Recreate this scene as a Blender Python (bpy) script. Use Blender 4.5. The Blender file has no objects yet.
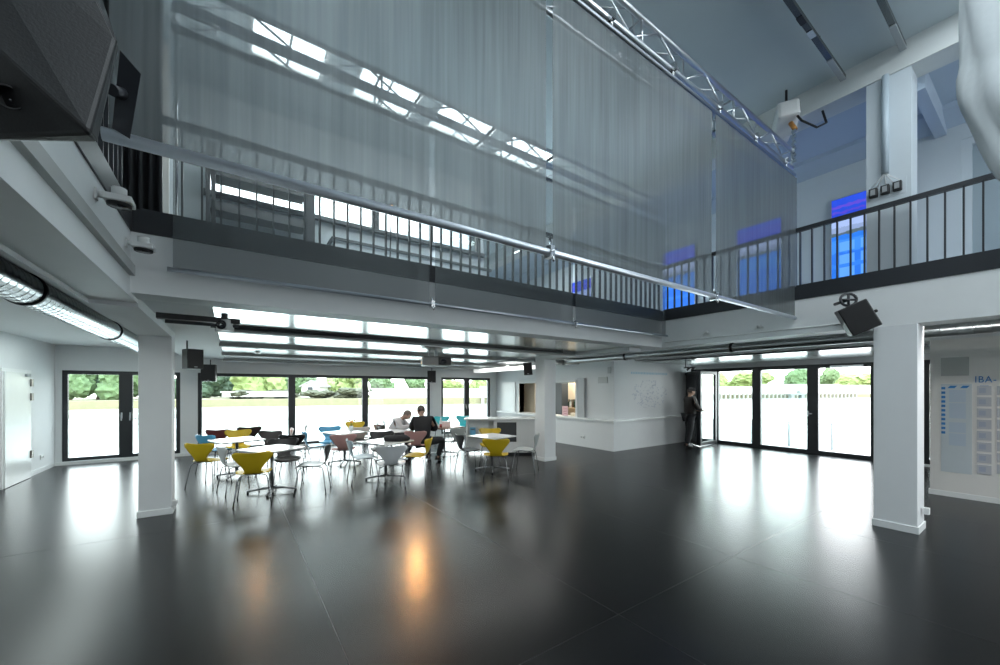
import bpy, bmesh, math, random
from mathutils import Vector, Matrix
random.seed(7)
SC = bpy.context.scene
COL = SC.collection
PI = math.pi

# ------------------------------------------------------------------ camera, world, light, exposure
FPX, HX, HY, EYE = 389.0, 500.0, 389.0, 1.7          # focal length and horizon in pixels of the 1000x665 frame
FWD = Vector((0.5692, 0.8222, 0)); RGT = Vector((0.8222, -0.5692, 0))
cam_d = bpy.data.cameras.new('camera'); cam = bpy.data.objects.new('camera', cam_d); COL.objects.link(cam)
cam_d.sensor_width = 36; cam_d.sensor_fit = 'HORIZONTAL'; cam_d.lens = 36 * FPX / 1000
cam_d.shift_y = (HY - 332.5) / 1000
cam_d.clip_start = 0.05; cam_d.clip_end = 600
cam.location = (0, 0, EYE)
cam.rotation_euler = (PI / 2, 0, math.atan2(FWD.y, FWD.x) - PI / 2)
SC.camera = cam

SC.view_settings.view_transform = 'Standard'
SC.view_settings.look = 'None'
SC.view_settings.gamma = 1.0
SC.view_settings.use_curve_mapping = False
SC.view_settings.exposure = 0.2
SC.cycles.use_denoising = True
SC.cycles.max_bounces = 10
SC.cycles.diffuse_bounces = 5
SC.cycles.transparent_max_bounces = 16
SC.cycles.sample_clamp_indirect = 6.0
SC.cycles.caustics_reflective = False
SC.cycles.caustics_refractive = False

W = bpy.data.worlds.new('overcast_sky'); SC.world = W; W.use_nodes = True
wn = W.node_tree.nodes; wl = W.node_tree.links
bg = wn['Background']
tc = wn.new('ShaderNodeTexCoord'); sx = wn.new('ShaderNodeSeparateXYZ'); rp = wn.new('ShaderNodeValToRGB')
wl.new(tc.outputs['Generated'], sx.inputs[0]); wl.new(sx.outputs['Z'], rp.inputs[0])
rp.color_ramp.elements[0].position = 0.0; rp.color_ramp.elements[0].color = (1.0, 1.0, 0.98, 1)
rp.color_ramp.elements[1].position = 0.6; rp.color_ramp.elements[1].color = (0.78, 0.90, 1.0, 1)
wl.new(rp.outputs[0], bg.inputs[0])
bg.inputs[1].default_value = 8.5

def area_light(name, loc, target, sx_, sy_, power, color=(1, 1, 1), portal=False):
    d = bpy.data.lights.new(name, 'AREA'); d.shape = 'RECTANGLE'; d.size = sx_; d.size_y = sy_
    d.energy = power; d.color = color
    o = bpy.data.objects.new(name, d); COL.objects.link(o); o.location = loc
    o.rotation_euler = (Vector(target) - Vector(loc)).to_track_quat('-Z', 'Y').to_euler()
    if portal: d.cycles.is_portal = True
    return o
# sky portals in the real openings (they only guide the sampling of the sky)
area_light('portal', (-2.08, 12.98, 1.08), (-2.08, 0, 1.08), 2.0, 2.0, 1, portal=True)
area_light('portal', (2.54, 12.98, 1.08), (2.54, 0, 1.08), 6.3, 2.0, 1, portal=True)
area_light('portal', (7.26, 12.98, 1.08), (7.26, 0, 1.08), 2.0, 2.0, 1, portal=True)
area_light('portal', (12.85, 4.9, 1.15), (0, 4.9, 1.15), 4.7, 2.2, 1, portal=True)
# added fill lights under the closed hall ceiling, above and behind the camera
for yy in (0.3, -2.2, -4.4):
    for xx in (0.9, 3.4, 5.6):
        area_light('roof_fill', (xx, yy, 5.98), (xx, yy, 0), 1.5, 1.0, 30, (0.86, 0.95, 1.0))

# added fill from behind the camera; the rear wall has no glazing
area_light('rear_fill', (4.2, -5.85, 3.6), (3.2, 4, 2.0), 4.6, 3.0, 235, (0.90, 0.97, 1.0))
area_light('rear_fill', (9.6, -5.85, 1.4), (8.6, 4, 1.2), 4.0, 2.0, 110, (0.92, 0.98, 1.0))

def ray(px, py):
    return FWD + RGT * ((px - HX) / FPX) + Vector((0, 0, (HY - py) / FPX))
EYEV = Vector((0, 0, EYE))
def on(px, py, axis, val):
    """point of the plane axis=val seen at the given place of the photograph (used only to measure)"""
    r = ray(px, py); t = (val - EYEV[axis]) / r[axis]
    return EYEV + r * t

# ------------------------------------------------------------------ materials
MATS = {}
def mat(name, col, rough=0.6, metal=0.0, spec=0.5, nscale=0, namt=0.0, bump=0.0, emit=None, estr=0, coat=0.0, stretch=None, noise_rough=0.0):
    if name in MATS: return MATS[name]
    m = bpy.data.materials.new(name); m.use_nodes = True
    n = m.node_tree.nodes; l = m.node_tree.links; b = n['Principled BSDF']
    b.inputs['Base Color'].default_value = (*col, 1)
    b.inputs['Roughness'].default_value = rough
    b.inputs['Metallic'].default_value = metal
    b.inputs['Specular IOR Level'].default_value = spec
    if coat: b.inputs['Coat Weight'].default_value = coat; b.inputs['Coat Roughness'].default_value = 0.08
    nscale = nscale or 6.0
    if True:
        t = n.new('ShaderNodeTexCoord'); mp = n.new('ShaderNodeMapping'); nz = n.new('ShaderNodeTexNoise')
        nz.inputs['Scale'].default_value = nscale; nz.inputs['Detail'].default_value = 4
        if stretch: mp.inputs['Scale'].default_value = stretch
        l.new(t.outputs['Object'], mp.inputs[0]); l.new(mp.outputs[0], nz.inputs[0])
        mr = n.new('ShaderNodeMapRange'); a = namt or 0.03
        mr.inputs['To Min'].default_value = 1 - a; mr.inputs['To Max'].default_value = 1 + a
        l.new(nz.outputs[0], mr.inputs[0])
        mx = n.new('ShaderNodeVectorMath'); mx.operation = 'SCALE'; mx.inputs[0].default_value = col
        l.new(mr.outputs[0], mx.inputs['Scale']); l.new(mx.outputs[0], b.inputs['Base Color'])
        if noise_rough:
            m2 = n.new('ShaderNodeMapRange'); m2.inputs['To Min'].default_value = rough - noise_rough; m2.inputs['To Max'].default_value = rough + noise_rough
            l.new(nz.outputs[0], m2.inputs[0]); l.new(m2.outputs[0], b.inputs['Roughness'])
        if bump:
            bp = n.new('ShaderNodeBump'); bp.inputs['Strength'].default_value = bump; bp.inputs['Distance'].default_value = 0.01
            l.new(nz.outputs[0], bp.inputs['Height']); l.new(bp.outputs[0], b.inputs['Normal'])
    if emit:
        b.inputs['Emission Color'].default_value = (*emit, 1); b.inputs['Emission Strength'].default_value = estr
    MATS[name] = m
    return m

wall_m = mat('white_plaster', (0.72, 0.74, 0.75), 0.75, nscale=9, namt=0.02, bump=0.03)
wall_up = mat('pale_grey_plaster', (0.55, 0.61, 0.65), 0.75, nscale=9, namt=0.02, bump=0.03)
ceil_up = mat('grey_blue_ceiling', (0.52, 0.60, 0.64), 0.8, nscale=3, namt=0.03)
white_m = mat('white_paint', (0.78, 0.80, 0.80), 0.5)
gloss_white = mat('white_laminate', (0.80, 0.82, 0.82), 0.25)
dark_m = mat('anthracite_frame', (0.018, 0.021, 0.025), 0.4)
steel_dark = mat('dark_steel', (0.022, 0.025, 0.03), 0.38)
black_m = mat('black_plastic', (0.012, 0.012, 0.013), 0.45)
grille_m = mat('black_speaker_grille', (0.008, 0.008, 0.009), 0.6, nscale=300, namt=0.5)
speck_m = mat('black_textured_cabinet', (0.008, 0.0085, 0.0095), 0.45, nscale=160, namt=0.5, bump=0.08)
chrome = mat('chrome', (0.75, 0.76, 0.77), 0.16, 1.0)
alu = mat('aluminium', (0.62, 0.65, 0.68), 0.28, 1.0)
galv = mat('galvanised_steel', (0.58, 0.62, 0.63), 0.22, 1.0, nscale=30, namt=0.12)
rubber = mat('black_rubber', (0.01, 0.01, 0.01), 0.8)
plastic_w = mat('white_plastic', (0.72, 0.73, 0.72), 0.4)
lens_m = mat('dark_lens_glass', (0.01, 0.012, 0.02), 0.08, spec=0.8)
grey_m = mat('grey_panel', (0.30, 0.32, 0.33), 0.5)
wood_m = mat('beech_wood', (0.40, 0.31, 0.20), 0.5, nscale=14, namt=0.15, stretch=(1, 8, 1))
tan_m = mat('tan_board', (0.50, 0.43, 0.33), 0.6)

def floor_mat():
    m = mat('dark_linoleum', (0.0075, 0.0080, 0.0086), 0.27, spec=0.29, nscale=60, namt=0.02)
    return m
floor_m = floor_mat()

def panel_mat():      # glossy metal ceiling sheets
    return mat('polished_ceiling_sheet', (0.62, 0.66, 0.65), 0.16, 0.75, nscale=1.2, namt=0.06, noise_rough=0.03)
sheet_m = panel_mat()

def glass_mat(name='window_glass', tint=(0.94, 0.98, 0.97), refl=0.6):
    m = bpy.data.materials.new(name); m.use_nodes = True; n = m.node_tree.nodes; l = m.node_tree.links
    n.remove(n['Principled BSDF']); out = n['Material Output']
    tr = n.new('ShaderNodeBsdfTransparent'); tr.inputs[0].default_value = (*tint, 1)
    gl = n.new('ShaderNodeBsdfGlossy'); gl.inputs['Roughness'].default_value = 0.02
    fr = n.new('ShaderNodeFresnel'); fr.inputs[0].default_value = 1.45
    mu = n.new('ShaderNodeMath'); mu.operation = 'MULTIPLY'; mu.inputs[1].default_value = refl
    mx = n.new('ShaderNodeMixShader')
    l.new(fr.outputs[0], mu.inputs[0]); l.new(mu.outputs[0], mx.inputs[0])
    l.new(tr.outputs[0], mx.inputs[1]); l.new(gl.outputs[0], mx.inputs[2]); l.new(mx.outputs[0], out.inputs[0])
    return m
glass_m = glass_mat()

def scrim_mat(name, see):
    """fine woven metal-grey gauze: threads with small holes between them"""
    m = bpy.data.materials.new(name); m.use_nodes = True; n = m.node_tree.nodes; l = m.node_tree.links
    b = n['Principled BSDF']; out = n['Material Output']
    b.inputs['Base Color'].default_value = (0.20, 0.235, 0.25, 1); b.inputs['Roughness'].default_value = 0.45; b.inputs['Metallic'].default_value = 0.4
    t = n.new('ShaderNodeTexCoord')
    def streak(scale, s):
        mp = n.new('ShaderNodeMapping'); mp.inputs['Scale'].default_value = s
        nz = n.new('ShaderNodeTexNoise'); nz.inputs['Scale'].default_value = scale; nz.inputs['Detail'].default_value = 3
        l.new(t.outputs['Object'], mp.inputs[0]); l.new(mp.outputs[0], nz.inputs[0]); return nz
    warp = streak(45, (1, 1, 0.02)); weft = streak(14, (1, 1, 0.05))
    ad = n.new('ShaderNodeMath'); ad.operation = 'ADD'; l.new(warp.outputs[0], ad.inputs[0]); l.new(weft.outputs[0], ad.inputs[1])
    mr = n.new('ShaderNodeMapRange'); mr.inputs['From Min'].default_value = 0.7; mr.inputs['From Max'].default_value = 1.3
    mr.inputs['To Min'].default_value = 0.72; mr.inputs['To Max'].default_value = 1.28
    l.new(ad.outputs[0], mr.inputs[0])
    sc_ = n.new('ShaderNodeVectorMath'); sc_.operation = 'SCALE'; sc_.inputs[0].default_value = (0.142, 0.162, 0.166)
    l.new(mr.outputs[0], sc_.inputs['Scale']); l.new(sc_.outputs[0], b.inputs['Base Color'])
    tl = n.new('ShaderNodeBsdfTranslucent'); tl.inputs[0].default_value = (0.19, 0.22, 0.235, 1)
    m1 = n.new('ShaderNodeMixShader'); m1.inputs[0].default_value = 0.3
    l.new(b.outputs[0], m1.inputs[1]); l.new(tl.outputs[0], m1.inputs[2])
    tr = n.new('ShaderNodeBsdfTransparent'); mx = n.new('ShaderNodeMixShader')
    mx.inputs[0].default_value = see; l.new(m1.outputs[0], mx.inputs[1]); l.new(tr.outputs[0], mx.inputs[2])
    l.new(mx.outputs[0], out.inputs[0])
    return m
scrim_m = scrim_mat('woven_grey_gauze', 0.30); scrim_far = scrim_mat('open_grey_gauze', 0.46)

# ------------------------------------------------------------------ mesh builder
class MB:
    def __init__(s): s.v = []; s.f = []; s.m = []; s.sm = []
    def add(s, vs, fs, mi=0, smooth=False, M=None):
        o = len(s.v)
        s.v += [tuple(M @ Vector(p)) if M else tuple(p) for p in vs]
        s.f += [tuple(i + o for i in f) for f in fs]; s.m += [mi] * len(fs); s.sm += [smooth] * len(fs)
        return s
    def box(s, a, b, mi=0, M=None):
        x0, x1 = sorted((a[0], b[0])); y0, y1 = sorted((a[1], b[1])); z0, z1 = sorted((a[2], b[2]))
        vs = [(x0, y0, z0), (x1, y0, z0), (x1, y1, z0), (x0, y1, z0), (x0, y0, z1), (x1, y0, z1), (x1, y1, z1), (x0, y1, z1)]
        return s.add(vs, [(0, 3, 2, 1), (4, 5, 6, 7), (0, 1, 5, 4), (1, 2, 6, 5), (2, 3, 7, 6), (3, 0, 4, 7)], mi, False, M)
    def tube(s, p, q, r, n=10, r2=None, mi=0, M=None):
        return s.path([p, q], r, n, [r, r if r2 is None else r2], mi, M)
    def path(s, pts, r, n=8, rs=None, mi=0, M=None, cap=True):
        pts = [Vector(p) for p in pts]; vs = []; fs = []
        prev = None
        for i, p in enumerate(pts):
            d = (pts[min(i + 1, len(pts) - 1)] - pts[max(i - 1, 0)]).normalized()
            if prev is None:
                u = d.orthogonal().normalized()
            else:
                u = (prev - d * prev.dot(d)); u = u.normalized() if u.length > 1e-6 else d.orthogonal().normalized()
            prev = u; w = d.cross(u)
            rr = rs[i] if rs else r
            for k in range(n):
                a = 2 * PI * k / n; vs.append(tuple(p + (u * math.cos(a) + w * math.sin(a)) * rr))
        for i in range(len(pts) - 1):
            for k in range(n):
                k2 = (k + 1) % n; fs.append((i * n + k, i * n + k2, (i + 1) * n + k2, (i + 1) * n + k))
        s.add(vs, fs, mi, True, M)
        if cap:
            o = len(s.v) - len(vs)
            s.f.append(tuple(o + k for k in reversed(range(n)))); s.m.append(mi); s.sm.append(False)
            o2 = o + (len(pts) - 1) * n
            s.f.append(tuple(o2 + k for k in range(n))); s.m.append(mi); s.sm.append(False)
        return s
    def prism(s, poly, axis, a, b, mi=0, M=None):
        """poly in the two other axes (cyclic order), pulled along axis from a to b"""
        n = len(poly)
        def P(t, uv):
            q = [0, 0, 0]; q[axis] = t; q[(axis + 1) % 3] = uv[0]; q[(axis + 2) % 3] = uv[1]; return tuple(q)
        vs = [P(a, p) for p in poly] + [P(b, p) for p in poly]
        fs = [tuple(reversed(range(n))), tuple(range(n, 2 * n))] + [(i, (i + 1) % n, n + (i + 1) % n, n + i) for i in range(n)]
        return s.add(vs, fs, mi, False, M)
    def lathe(s, prof, c=(0, 0, 0), n=20, mi=0, M=None):
        vs = []; fs = []
        for r, z in prof:
            for k in range(n):
                a = 2 * PI * k / n; vs.append((c[0] + r * math.cos(a), c[1] + r * math.sin(a), c[2] + z))
        for i in range(len(prof) - 1):
            for k in range(n):
                k2 = (k + 1) % n; fs.append((i * n + k, i * n + k2, (i + 1) * n + k2, (i + 1) * n + k))
        fs.append(tuple(reversed(range(n)))); fs.append(tuple((len(prof) - 1) * n + k for k in range(n)))
        return s.add(vs, fs, mi, True, M)
    def sphere(s, c, r, n=12, m=8, mi=0, M=None):
        r = (r, r, r) if not hasattr(r, '__len__') else r
        vs = [(c[0], c[1], c[2] - r[2])]; fs = []
        for i in range(1, m):
            t = PI * i / m
            for k in range(n):
                a = 2 * PI * k / n
                vs.append((c[0] + r[0] * math.sin(t) * math.cos(a), c[1] + r[1] * math.sin(t) * math.sin(a), c[2] - r[2] * math.cos(t)))
        vs.append((c[0], c[1], c[2] + r[2])); L = len(vs) - 1
        for k in range(n):
            k2 = (k + 1) % n
            fs.append((0, 1 + k2, 1 + k)); fs.append((L, 1 + (m - 2) * n + k, 1 + (m - 2) * n + k2))
            for i in range(m - 2):
                fs.append((1 + i * n + k, 1 + i * n + k2, 1 + (i + 1) * n + k2, 1 + (i + 1) * n + k))
        return s.add(vs, fs, mi, True, M)
    def mesh(s, name):
        me = bpy.data.meshes.new(name); me.from_pydata(s.v, [], s.f)
        me.polygons.foreach_set('material_index', s.m); me.polygons.foreach_set('use_smooth', s.sm); me.update()
        return me
    def build(s, name, mats, parent=None, bevel=0.0):
        me = s.mesh(name)
        for m in (mats if isinstance(mats, (list, tuple)) else [mats]): me.materials.append(m)
        o = bpy.data.objects.new(name, me); COL.objects.link(o)
        if parent is not None: o.parent = parent
        if bevel:
            b = o.modifiers.new('bevel', 'BEVEL'); b.width = bevel; b.segments = 2; b.limit_method = 'ANGLE'
        return o

def tag(o, label=None, cat=None, group=None, kind=None):
    if label: o['label'] = label
    if cat: o['category'] = cat
    if group: o['group'] = group
    if kind: o['kind'] = kind
    return o
def thing(name, label, cat, loc=(0, 0, 0), rz=0, group=None):
    o = bpy.data.objects.new(name, None); COL.objects.link(o); o.location = loc; o.rotation_euler = (0, 0, rz); o.empty_display_size = 0.1
    return tag(o, label, cat, group)
def struct(name, mb, m, label, cat, parent=None, bevel=0):
    o = mb.build(name, m, parent, bevel)
    if parent is None: tag(o, label, cat, None, 'structure')
    return o
def dup(root, loc=None, rz=None, label=None):
    r = root.copy(); COL.objects.link(r)
    if loc is not None: r.location = loc
    if rz is not None: r.rotation_euler = (0, 0, rz)
    if label: r['label'] = label
    for ch in list(root.children):
        c = ch.copy(); COL.objects.link(c); c.parent = r
        for g in list(ch.children):
            d = g.copy(); COL.objects.link(d); d.parent = c
    return r
def frame_M(origin, xdir, zdir=(0, 0, 1)):
    """matrix: local x along xdir, local z along zdir"""
    x = Vector(xdir).normalized(); z = Vector(zdir); z = (z - x * z.dot(x)).normalized(); y = z.cross(x)
    return Matrix.Translation(origin) @ Matrix((x, y, z)).transposed().to_4x4()

# ------------------------------------------------------------------ the setting: floor, walls, slabs
XL, XR, YF, YB = -3.2, 12.5, 12.7, -6.0     # left wall, right glass wall, far window wall, wall behind
ZC, ZU, ZT = 2.5, 3.15, 6.0                 # ceiling below the gallery, gallery floor, hall ceiling
AX0, AX1, AY = -0.66, 6.62, 4.25            # the open hall: left edge, right edge, far edge
GX = 8.8                                    # upper right wall
GY = 7.0                                    # upper far wall

f = MB(); f.box((XL - .3, YB - .3, -.2), (XR + .3, YF + .3, 0)); struct('floor', f, floor_m, 'dark grey polished floor covering the whole hall', 'floor')
s = MB()
for x in (0.6, 2.4, 4.2, 6.0, 7.8): s.box((x, YB, 0.0), (x + .006, YF - .05, .0008))
for y in (1.9, 6.1): s.box((XL, y, 0.0), (XR, y + .006, .0008))
struct('trim_1', s, mat('floor_weld_seam', (0.014, 0.0148, 0.0155), 0.32), 'thin welded seams in the dark floor covering', 'seam')

def wall_with_holes(name, axis, a, b, u0, u1, z0, z1, holes, m, label):
    """wall slab across axis from a to b; runs u0..u1, z0..z1; holes (ua,ub,za,zb)"""
    w = MB()
    us = sorted({u0, u1, *[h[0] for h in holes], *[h[1] for h in holes]}); zs = sorted({z0, z1, *[h[2] for h in holes], *[h[3] for h in holes]})
    for i in range(len(us) - 1):
        for j in range(len(zs) - 1):
            cu = (us[i] + us[i + 1]) / 2; cz = (zs[j] + zs[j + 1]) / 2
            if any(h[0] < cu < h[1] and h[2] < cz < h[3] for h in holes): continue
            p = [a, us[i], zs[j]] if axis == 0 else [us[i], a, zs[j]]; q = [b, us[i + 1], zs[j + 1]] if axis == 0 else [us[i + 1], b, zs[j + 1]]
            w.box(p, q)
    me = w.mesh(name); bm = bmesh.new(); bm.from_mesh(me); bmesh.ops.remove_doubles(bm, verts=bm.verts, dist=1e-4)
    bm.verts.index_update(); seen = {}
    for fc in list(bm.faces): seen.setdefault(tuple(sorted(v.index for v in fc.verts)), []).append(fc)
    bmesh.ops.delete(bm, geom=[fc for l_ in seen.values() if len(l_) > 1 for fc in l_], context='FACES_ONLY')
    bm.to_mesh(me); bm.free(); me.materials.append(m)
    o = bpy.data.objects.new(name, me); COL.objects.link(o); return tag(o, label, 'wall', None, 'structure')

wall_with_holes('wall_back', 1, YF, YF + .25, XL, XR, 0, 2.68, [(-3.1, -1.05, .06, 2.12), (-.70, 5.79, .06, 2.12), (6.23, 8.33, .06, 2.12)], wall_m, 'white far wall with the row of dark framed windows')
wall_with_holes('wall_left', 0, XL - .25, XL, YB, YF, 0, 2.68, [], wall_m, 'plain white left wall with the flush white door')
wall_with_holes('wall_right', 0, XR, XR + .25, YB, YF + .25, 0, ZC, [(2.5, 7.34, 0.0, 2.34), (-.6, 1.75, 0.05, 2.34)], wall_m, 'white right wall around the dark framed glass doors')
wall_with_holes('wall_front', 1, YB - .25, YB, XL, XR, 0, ZT, [], wall_m, 'white wall behind the photographer')
# gallery slabs (ceiling of the ground floor): left, far and right of the open hall
KY0 = 6.95
c = MB()
c.box((XL, YB, 2.68), (-1.0, YF + .25, ZU)); c.box((-1.0, YB, ZC), (AX0 - .3, YF + .25, ZU)); c.box((AX0 - .3, AY + .3, ZC), (AX1 + .3, YF + .25, ZU)); c.box((AX1 + .3, YB, 2.68), (8.45, YF + .25, ZU)); c.box((8.45, YB, 2.68), (9.5, KY0, ZU)); c.box((8.45, KY0, ZC), (9.5, YF + .25, ZU)); c.box((9.5, YB, ZC), (XR + .25, YF + .25, ZU))
struct('ceiling', c, wall_m, 'white ceiling over the ground floor below the gallery', 'ceiling')
def edge(name, a, b, m, lab): return struct(name, MB().box(a, b), m, lab, 'gallery edge')
edge('trim_2', (AX0 - .3, YB, 2.44), (AX0, AY + .3, 2.965), white_m, 'white gallery edge on the left side of the hall')
edge('trim_3', (AX0, AY, 2.475), (AX1, AY + .3, 2.965), white_m, 'white gallery edge across the far side of the hall')
edge('trim_4', (AX1, YB, 2.475), (AX1 + .3, AY + .3, 2.965), white_m, 'white gallery edge on the right side of the hall')
bd = MB(); bd.box((AX0 - .3, YB, 2.965), (AX0 + .012, AY + .3, ZU)); struct('trim_5', bd, steel_dark, 'black steel edge beam under the left railing', 'edge beam')
bd = MB(); bd.box((AX0 + .012, AY - .012, 2.965), (AX1 - .012, AY + .3, ZU)); struct('trim_6', bd, steel_dark, 'black steel edge beam under the far railing', 'edge beam')
bd = MB(); bd.box((AX1 - .012, YB, 2.965), (AX1 + .3, AY + .3, ZU)); struct('trim_7', bd, steel_dark, 'black steel edge beam under the right railing', 'edge beam')
# beams under the gallery
struct('beam', MB().box((-1.0, YB, 2.41), (AX0 - .3, 7.25, 2.69)), wall_m, 'wide flat white beam along the left columns', 'beam')
struct('beam', MB().box((AX0 - .3, AY + .3, 2.41), (AX0, 7.25, ZC)), wall_m, 'short white beam from the left column to the gallery edge', 'beam')
struct('beam', MB().box((6.05, AY + .3, 2.40), (6.40, 7.24, ZC)), wall_m, 'white beam over the middle column', 'beam')
def column(x0, x1, y0, y1, z, lab):
    o = struct('column', MB().box((x0, y0, 0), (x1, y1, z)), wall_m, lab, 'column', bevel=.006)
    MB().box((x0 - .014, y0 - .014, 0), (x1 + .014, y1 + .014, .085)).build('plinth', white_m, o, .004); return o
colL = column(-1.0, AX0, 6.91, 7.25, 2.41, 'white square column at the left, standing alone in front of the left window')
colM = column(6.05, 6.40, 6.90, 7.24, 2.40, 'white square column in the middle beside the bar')
colR = column(6.60, 6.98, 0.96, 1.34, 2.47, 'thick white square column at the right below the tilted loudspeaker')

# upper storey
wall_with_holes('wall_upper_right', 0, GX, GX + .2, YB, YF + .25, ZU, ZT, [(-.6, .84, ZU, 5.35)], wall_up, 'pale grey upper right wall with the blue posters')
WZ0, WZ1 = 4.54, 5.03
wall_with_holes('wall_upper_back', 1, GY, GY + .2, -2.6, 4.42, ZU, ZT, [(-.30, 4.32, WZ0, WZ1)], wall_up, 'pale upper far wall with a long band of windows')
wall_with_holes('wall_upper_end', 1, YF, YF + .2, 4.2, GX, ZU, ZT, [(4.6, 6.2, 4.3, 5.4)], wall_up, 'upper end wall of the deep gallery room')
wall_with_holes('wall_upper_left', 0, -2.8, -2.6, YB, GY + .2, ZU, ZT, [], wall_up, 'upper left wall behind the black curtain')
wall_with_holes('wall_upper_return', 0, 4.22, 4.42, GY + .2, YF, ZU, ZT, [], wall_up, 'pale upper return wall of the deep gallery room')
SKY = [(0.22, 1.02), (1.46, 2.30), (2.64, 3.60), (3.95, 4.95)]
SY0, SY1 = 5.30, 5.98
cu = MB()
xs = [-2.8] + [v for a in SKY for v in a] + [6.83]
cu.box((-2.8, YB, ZT), (6.83, SY0, ZT + .07)); cu.box((-2.8, SY1, ZT), (6.83, GY + .2, ZT + .07)); cu.box((4.22, GY + .2, ZT), (6.83, YF + .2, ZT + .25))
for i in range(0, len(xs), 2): cu.box((xs[i], SY0, ZT), (xs[i + 1], SY1, ZT + .07))
struct('ceiling_hall', cu, ceil_up, 'grey hall ceiling high above the gauze screens', 'ceiling')
def xz_prism(poly, y0, y1):
    m = MB(); n = len(poly)
    vs = [(x, y0, z) for x, z in poly] + [(x, y1, z) for x, z in poly]
    m.add(vs, [tuple(range(n)), tuple(reversed(range(n, 2 * n)))] + [(i, n + i, n + (i + 1) % n, (i + 1) % n) for i in range(n)]); return m
struct('beam', xz_prism([(6.83, 5.665), (7.2, 5.665), (7.2, 6.25), (6.83, 6.25)], YB, YF + .2), mat('cream_beam_paint', (0.60, 0.63, 0.63), 0.7), 'long upper beam along the right gallery ceiling', 'beam')
struct('ceiling_gallery', xz_prism([(7.2, 5.78), (8.42, 5.78), (8.44, 5.72), (GX, 5.58), (GX + .2, 5.58), (GX + .2, 6.25), (7.2, 6.25)], YB, YF + .2), mat('blue_grey_soffit', (0.42, 0.50, 0.60), 0.8), 'blue grey ceiling strip over the right gallery', 'ceiling')
struct('beam', xz_prism([(7.2, 5.5), (GX, 5.5), (GX, 5.79), (7.2, 5.79)], 0.98, 1.10), MATS['blue_grey_soffit'], 'short cross beam behind the upper right column', 'beam')
uc = struct('column', MB().box((6.85, 1.05, ZU), (7.2, 1.46, 5.67)), wall_up, 'pale upper column behind the right railing with three sockets', 'column')
MB().tube((6.80, 1.27, 4.42), (6.80, 1.27, 5.66), .035, 12).build('conduit', mat('grey_conduit', (0.42, 0.5, 0.56), 0.5), uc)
cb = MB()
for dy in (-.08, -.04, 0, .05, .09): cb.path([(6.80, 1.27, 4.44), (6.80, 1.27 + dy * .5, 4.38), (6.82, 1.27 + dy * 1.6, 4.29)], .005, 6)
cb.build('cable_bundle', white_m, uc)
for y in (1.385, 1.275, 1.165):
    b = MB().box((6.79, y - .04, 4.17), (6.85, y + .04, 4.28)).build('socket_box', black_m, uc, .006)
    MB().box((6.784, y - .022, 4.19), (6.79, y + .022, 4.262)).build('socket_cover', grey_m, b)
MB().box((6.846, 1.09, 4.13), (6.85, 1.43, 4.33)).build('backing_plate', wall_up, uc)

# skylights over the far gallery
for (a, b) in SKY: area_light('skylight_daylight', ((a + b) / 2, (SY0 + SY1) / 2, ZT + .12), ((a + b) / 2, (SY0 + SY1) / 2, 0), b - a - .04, .6, 26, (.9, .97, 1.0))
for i, (a, b) in enumerate(SKY):
    w = MB()
    for (p, q) in (((a - .03, SY0 - .03, ZT - .02), (a, SY1 + .03, ZT + .09)), ((b, SY0 - .03, ZT - .02), (b + .03, SY1 + .03, ZT + .09)), ((a, SY0 - .03, ZT - .02), (b, SY0, ZT + .09)), ((a, SY1, ZT - .02), (b, SY1 + .03, ZT + .09))): w.box(p, q)
    o = struct('window_%d' % (i + 10), w, white_m, '%s skylight in the hall ceiling behind the gauze' % ('leftmost', 'second from left', 'third from left', 'rightmost')[i], 'skylight')
    MB().box((a, SY0, ZT + .05), (b, SY1, ZT + .058)).build('pane', glass_m, o)
    MB().box(((a + b) / 2 - .012, SY0, ZT + .02), ((a + b) / 2 + .012, SY1, ZT + .05)).build('glazing_bar', grey_m, o)

# ------------------------------------------------------------------ windows and glass doors
def framed_window(name, axis, pos, u0, u1, z0, z1, mull, lab, fw=.075, depth=.08, handles=(), parent_kind='window', panes=None):
    def P(u, d, z): return (u, pos + d, z) if axis == 1 else (pos + d, u, z)
    w = MB()
    w.box(P(u0, 0, z0), P(u0 + fw, depth, z1)); w.box(P(u1 - fw, 0, z0), P(u1, depth, z1))
    w.box(P(u0 + fw, 0, z0), P(u1 - fw, depth, z0 + fw)); w.box(P(u0 + fw, 0, z1 - fw), P(u1 - fw, depth, z1))
    o = struct(name, w, dark_m, lab, parent_kind)
    for (m, wd) in mull: MB().box(P(m - wd / 2, -.01, z0 + fw), P(m + wd / 2, depth, z1 - fw)).build('mullion', dark_m, o)
    es = [u0 + fw] + [v for m, wd in mull for v in (m - wd / 2, m + wd / 2)] + [u1 - fw]
    for i in range(0, len(es), 2):
        if panes is None or i // 2 in panes:
            MB().box(P(es[i], depth * .5, z0 + fw), P(es[i + 1], depth * .5 + .008, z1 - fw)).build('pane', glass_m, o)
    for h in handles:
        hm = MB(); hm.box(P(h - .014, -.022, 1.0), P(h + .014, -.01, 1.14)); hm.box(P(h - .01, -.06, 1.06), P(h + .01, -.02, 1.08)); hm.box(P(h - .011, -.065, .95), P(h + .011, -.05, 1.08))
        hm.build('handle', alu, o)
    return o
framed_window('window_1', 1, YF + .03, -3.1, -1.05, .06, 2.12, [(-2.06, .24)], 'dark framed double window at the far left, behind the left column', .085, handles=(-2.13, -1.98))
framed_window('window_2', 1, YF + .03, -.70, 5.79, .06, 2.12, [(1.46, .18), (3.55, .18)], 'wide dark framed window of three panes behind the tables', .085)
framed_window('window_3', 1, YF + .03, 6.23, 8.33, .06, 2.12, [(7.3, .2)], 'dark framed double window beside the bar, far right of the window wall', .085, handles=(7.25, 7.36))
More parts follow.
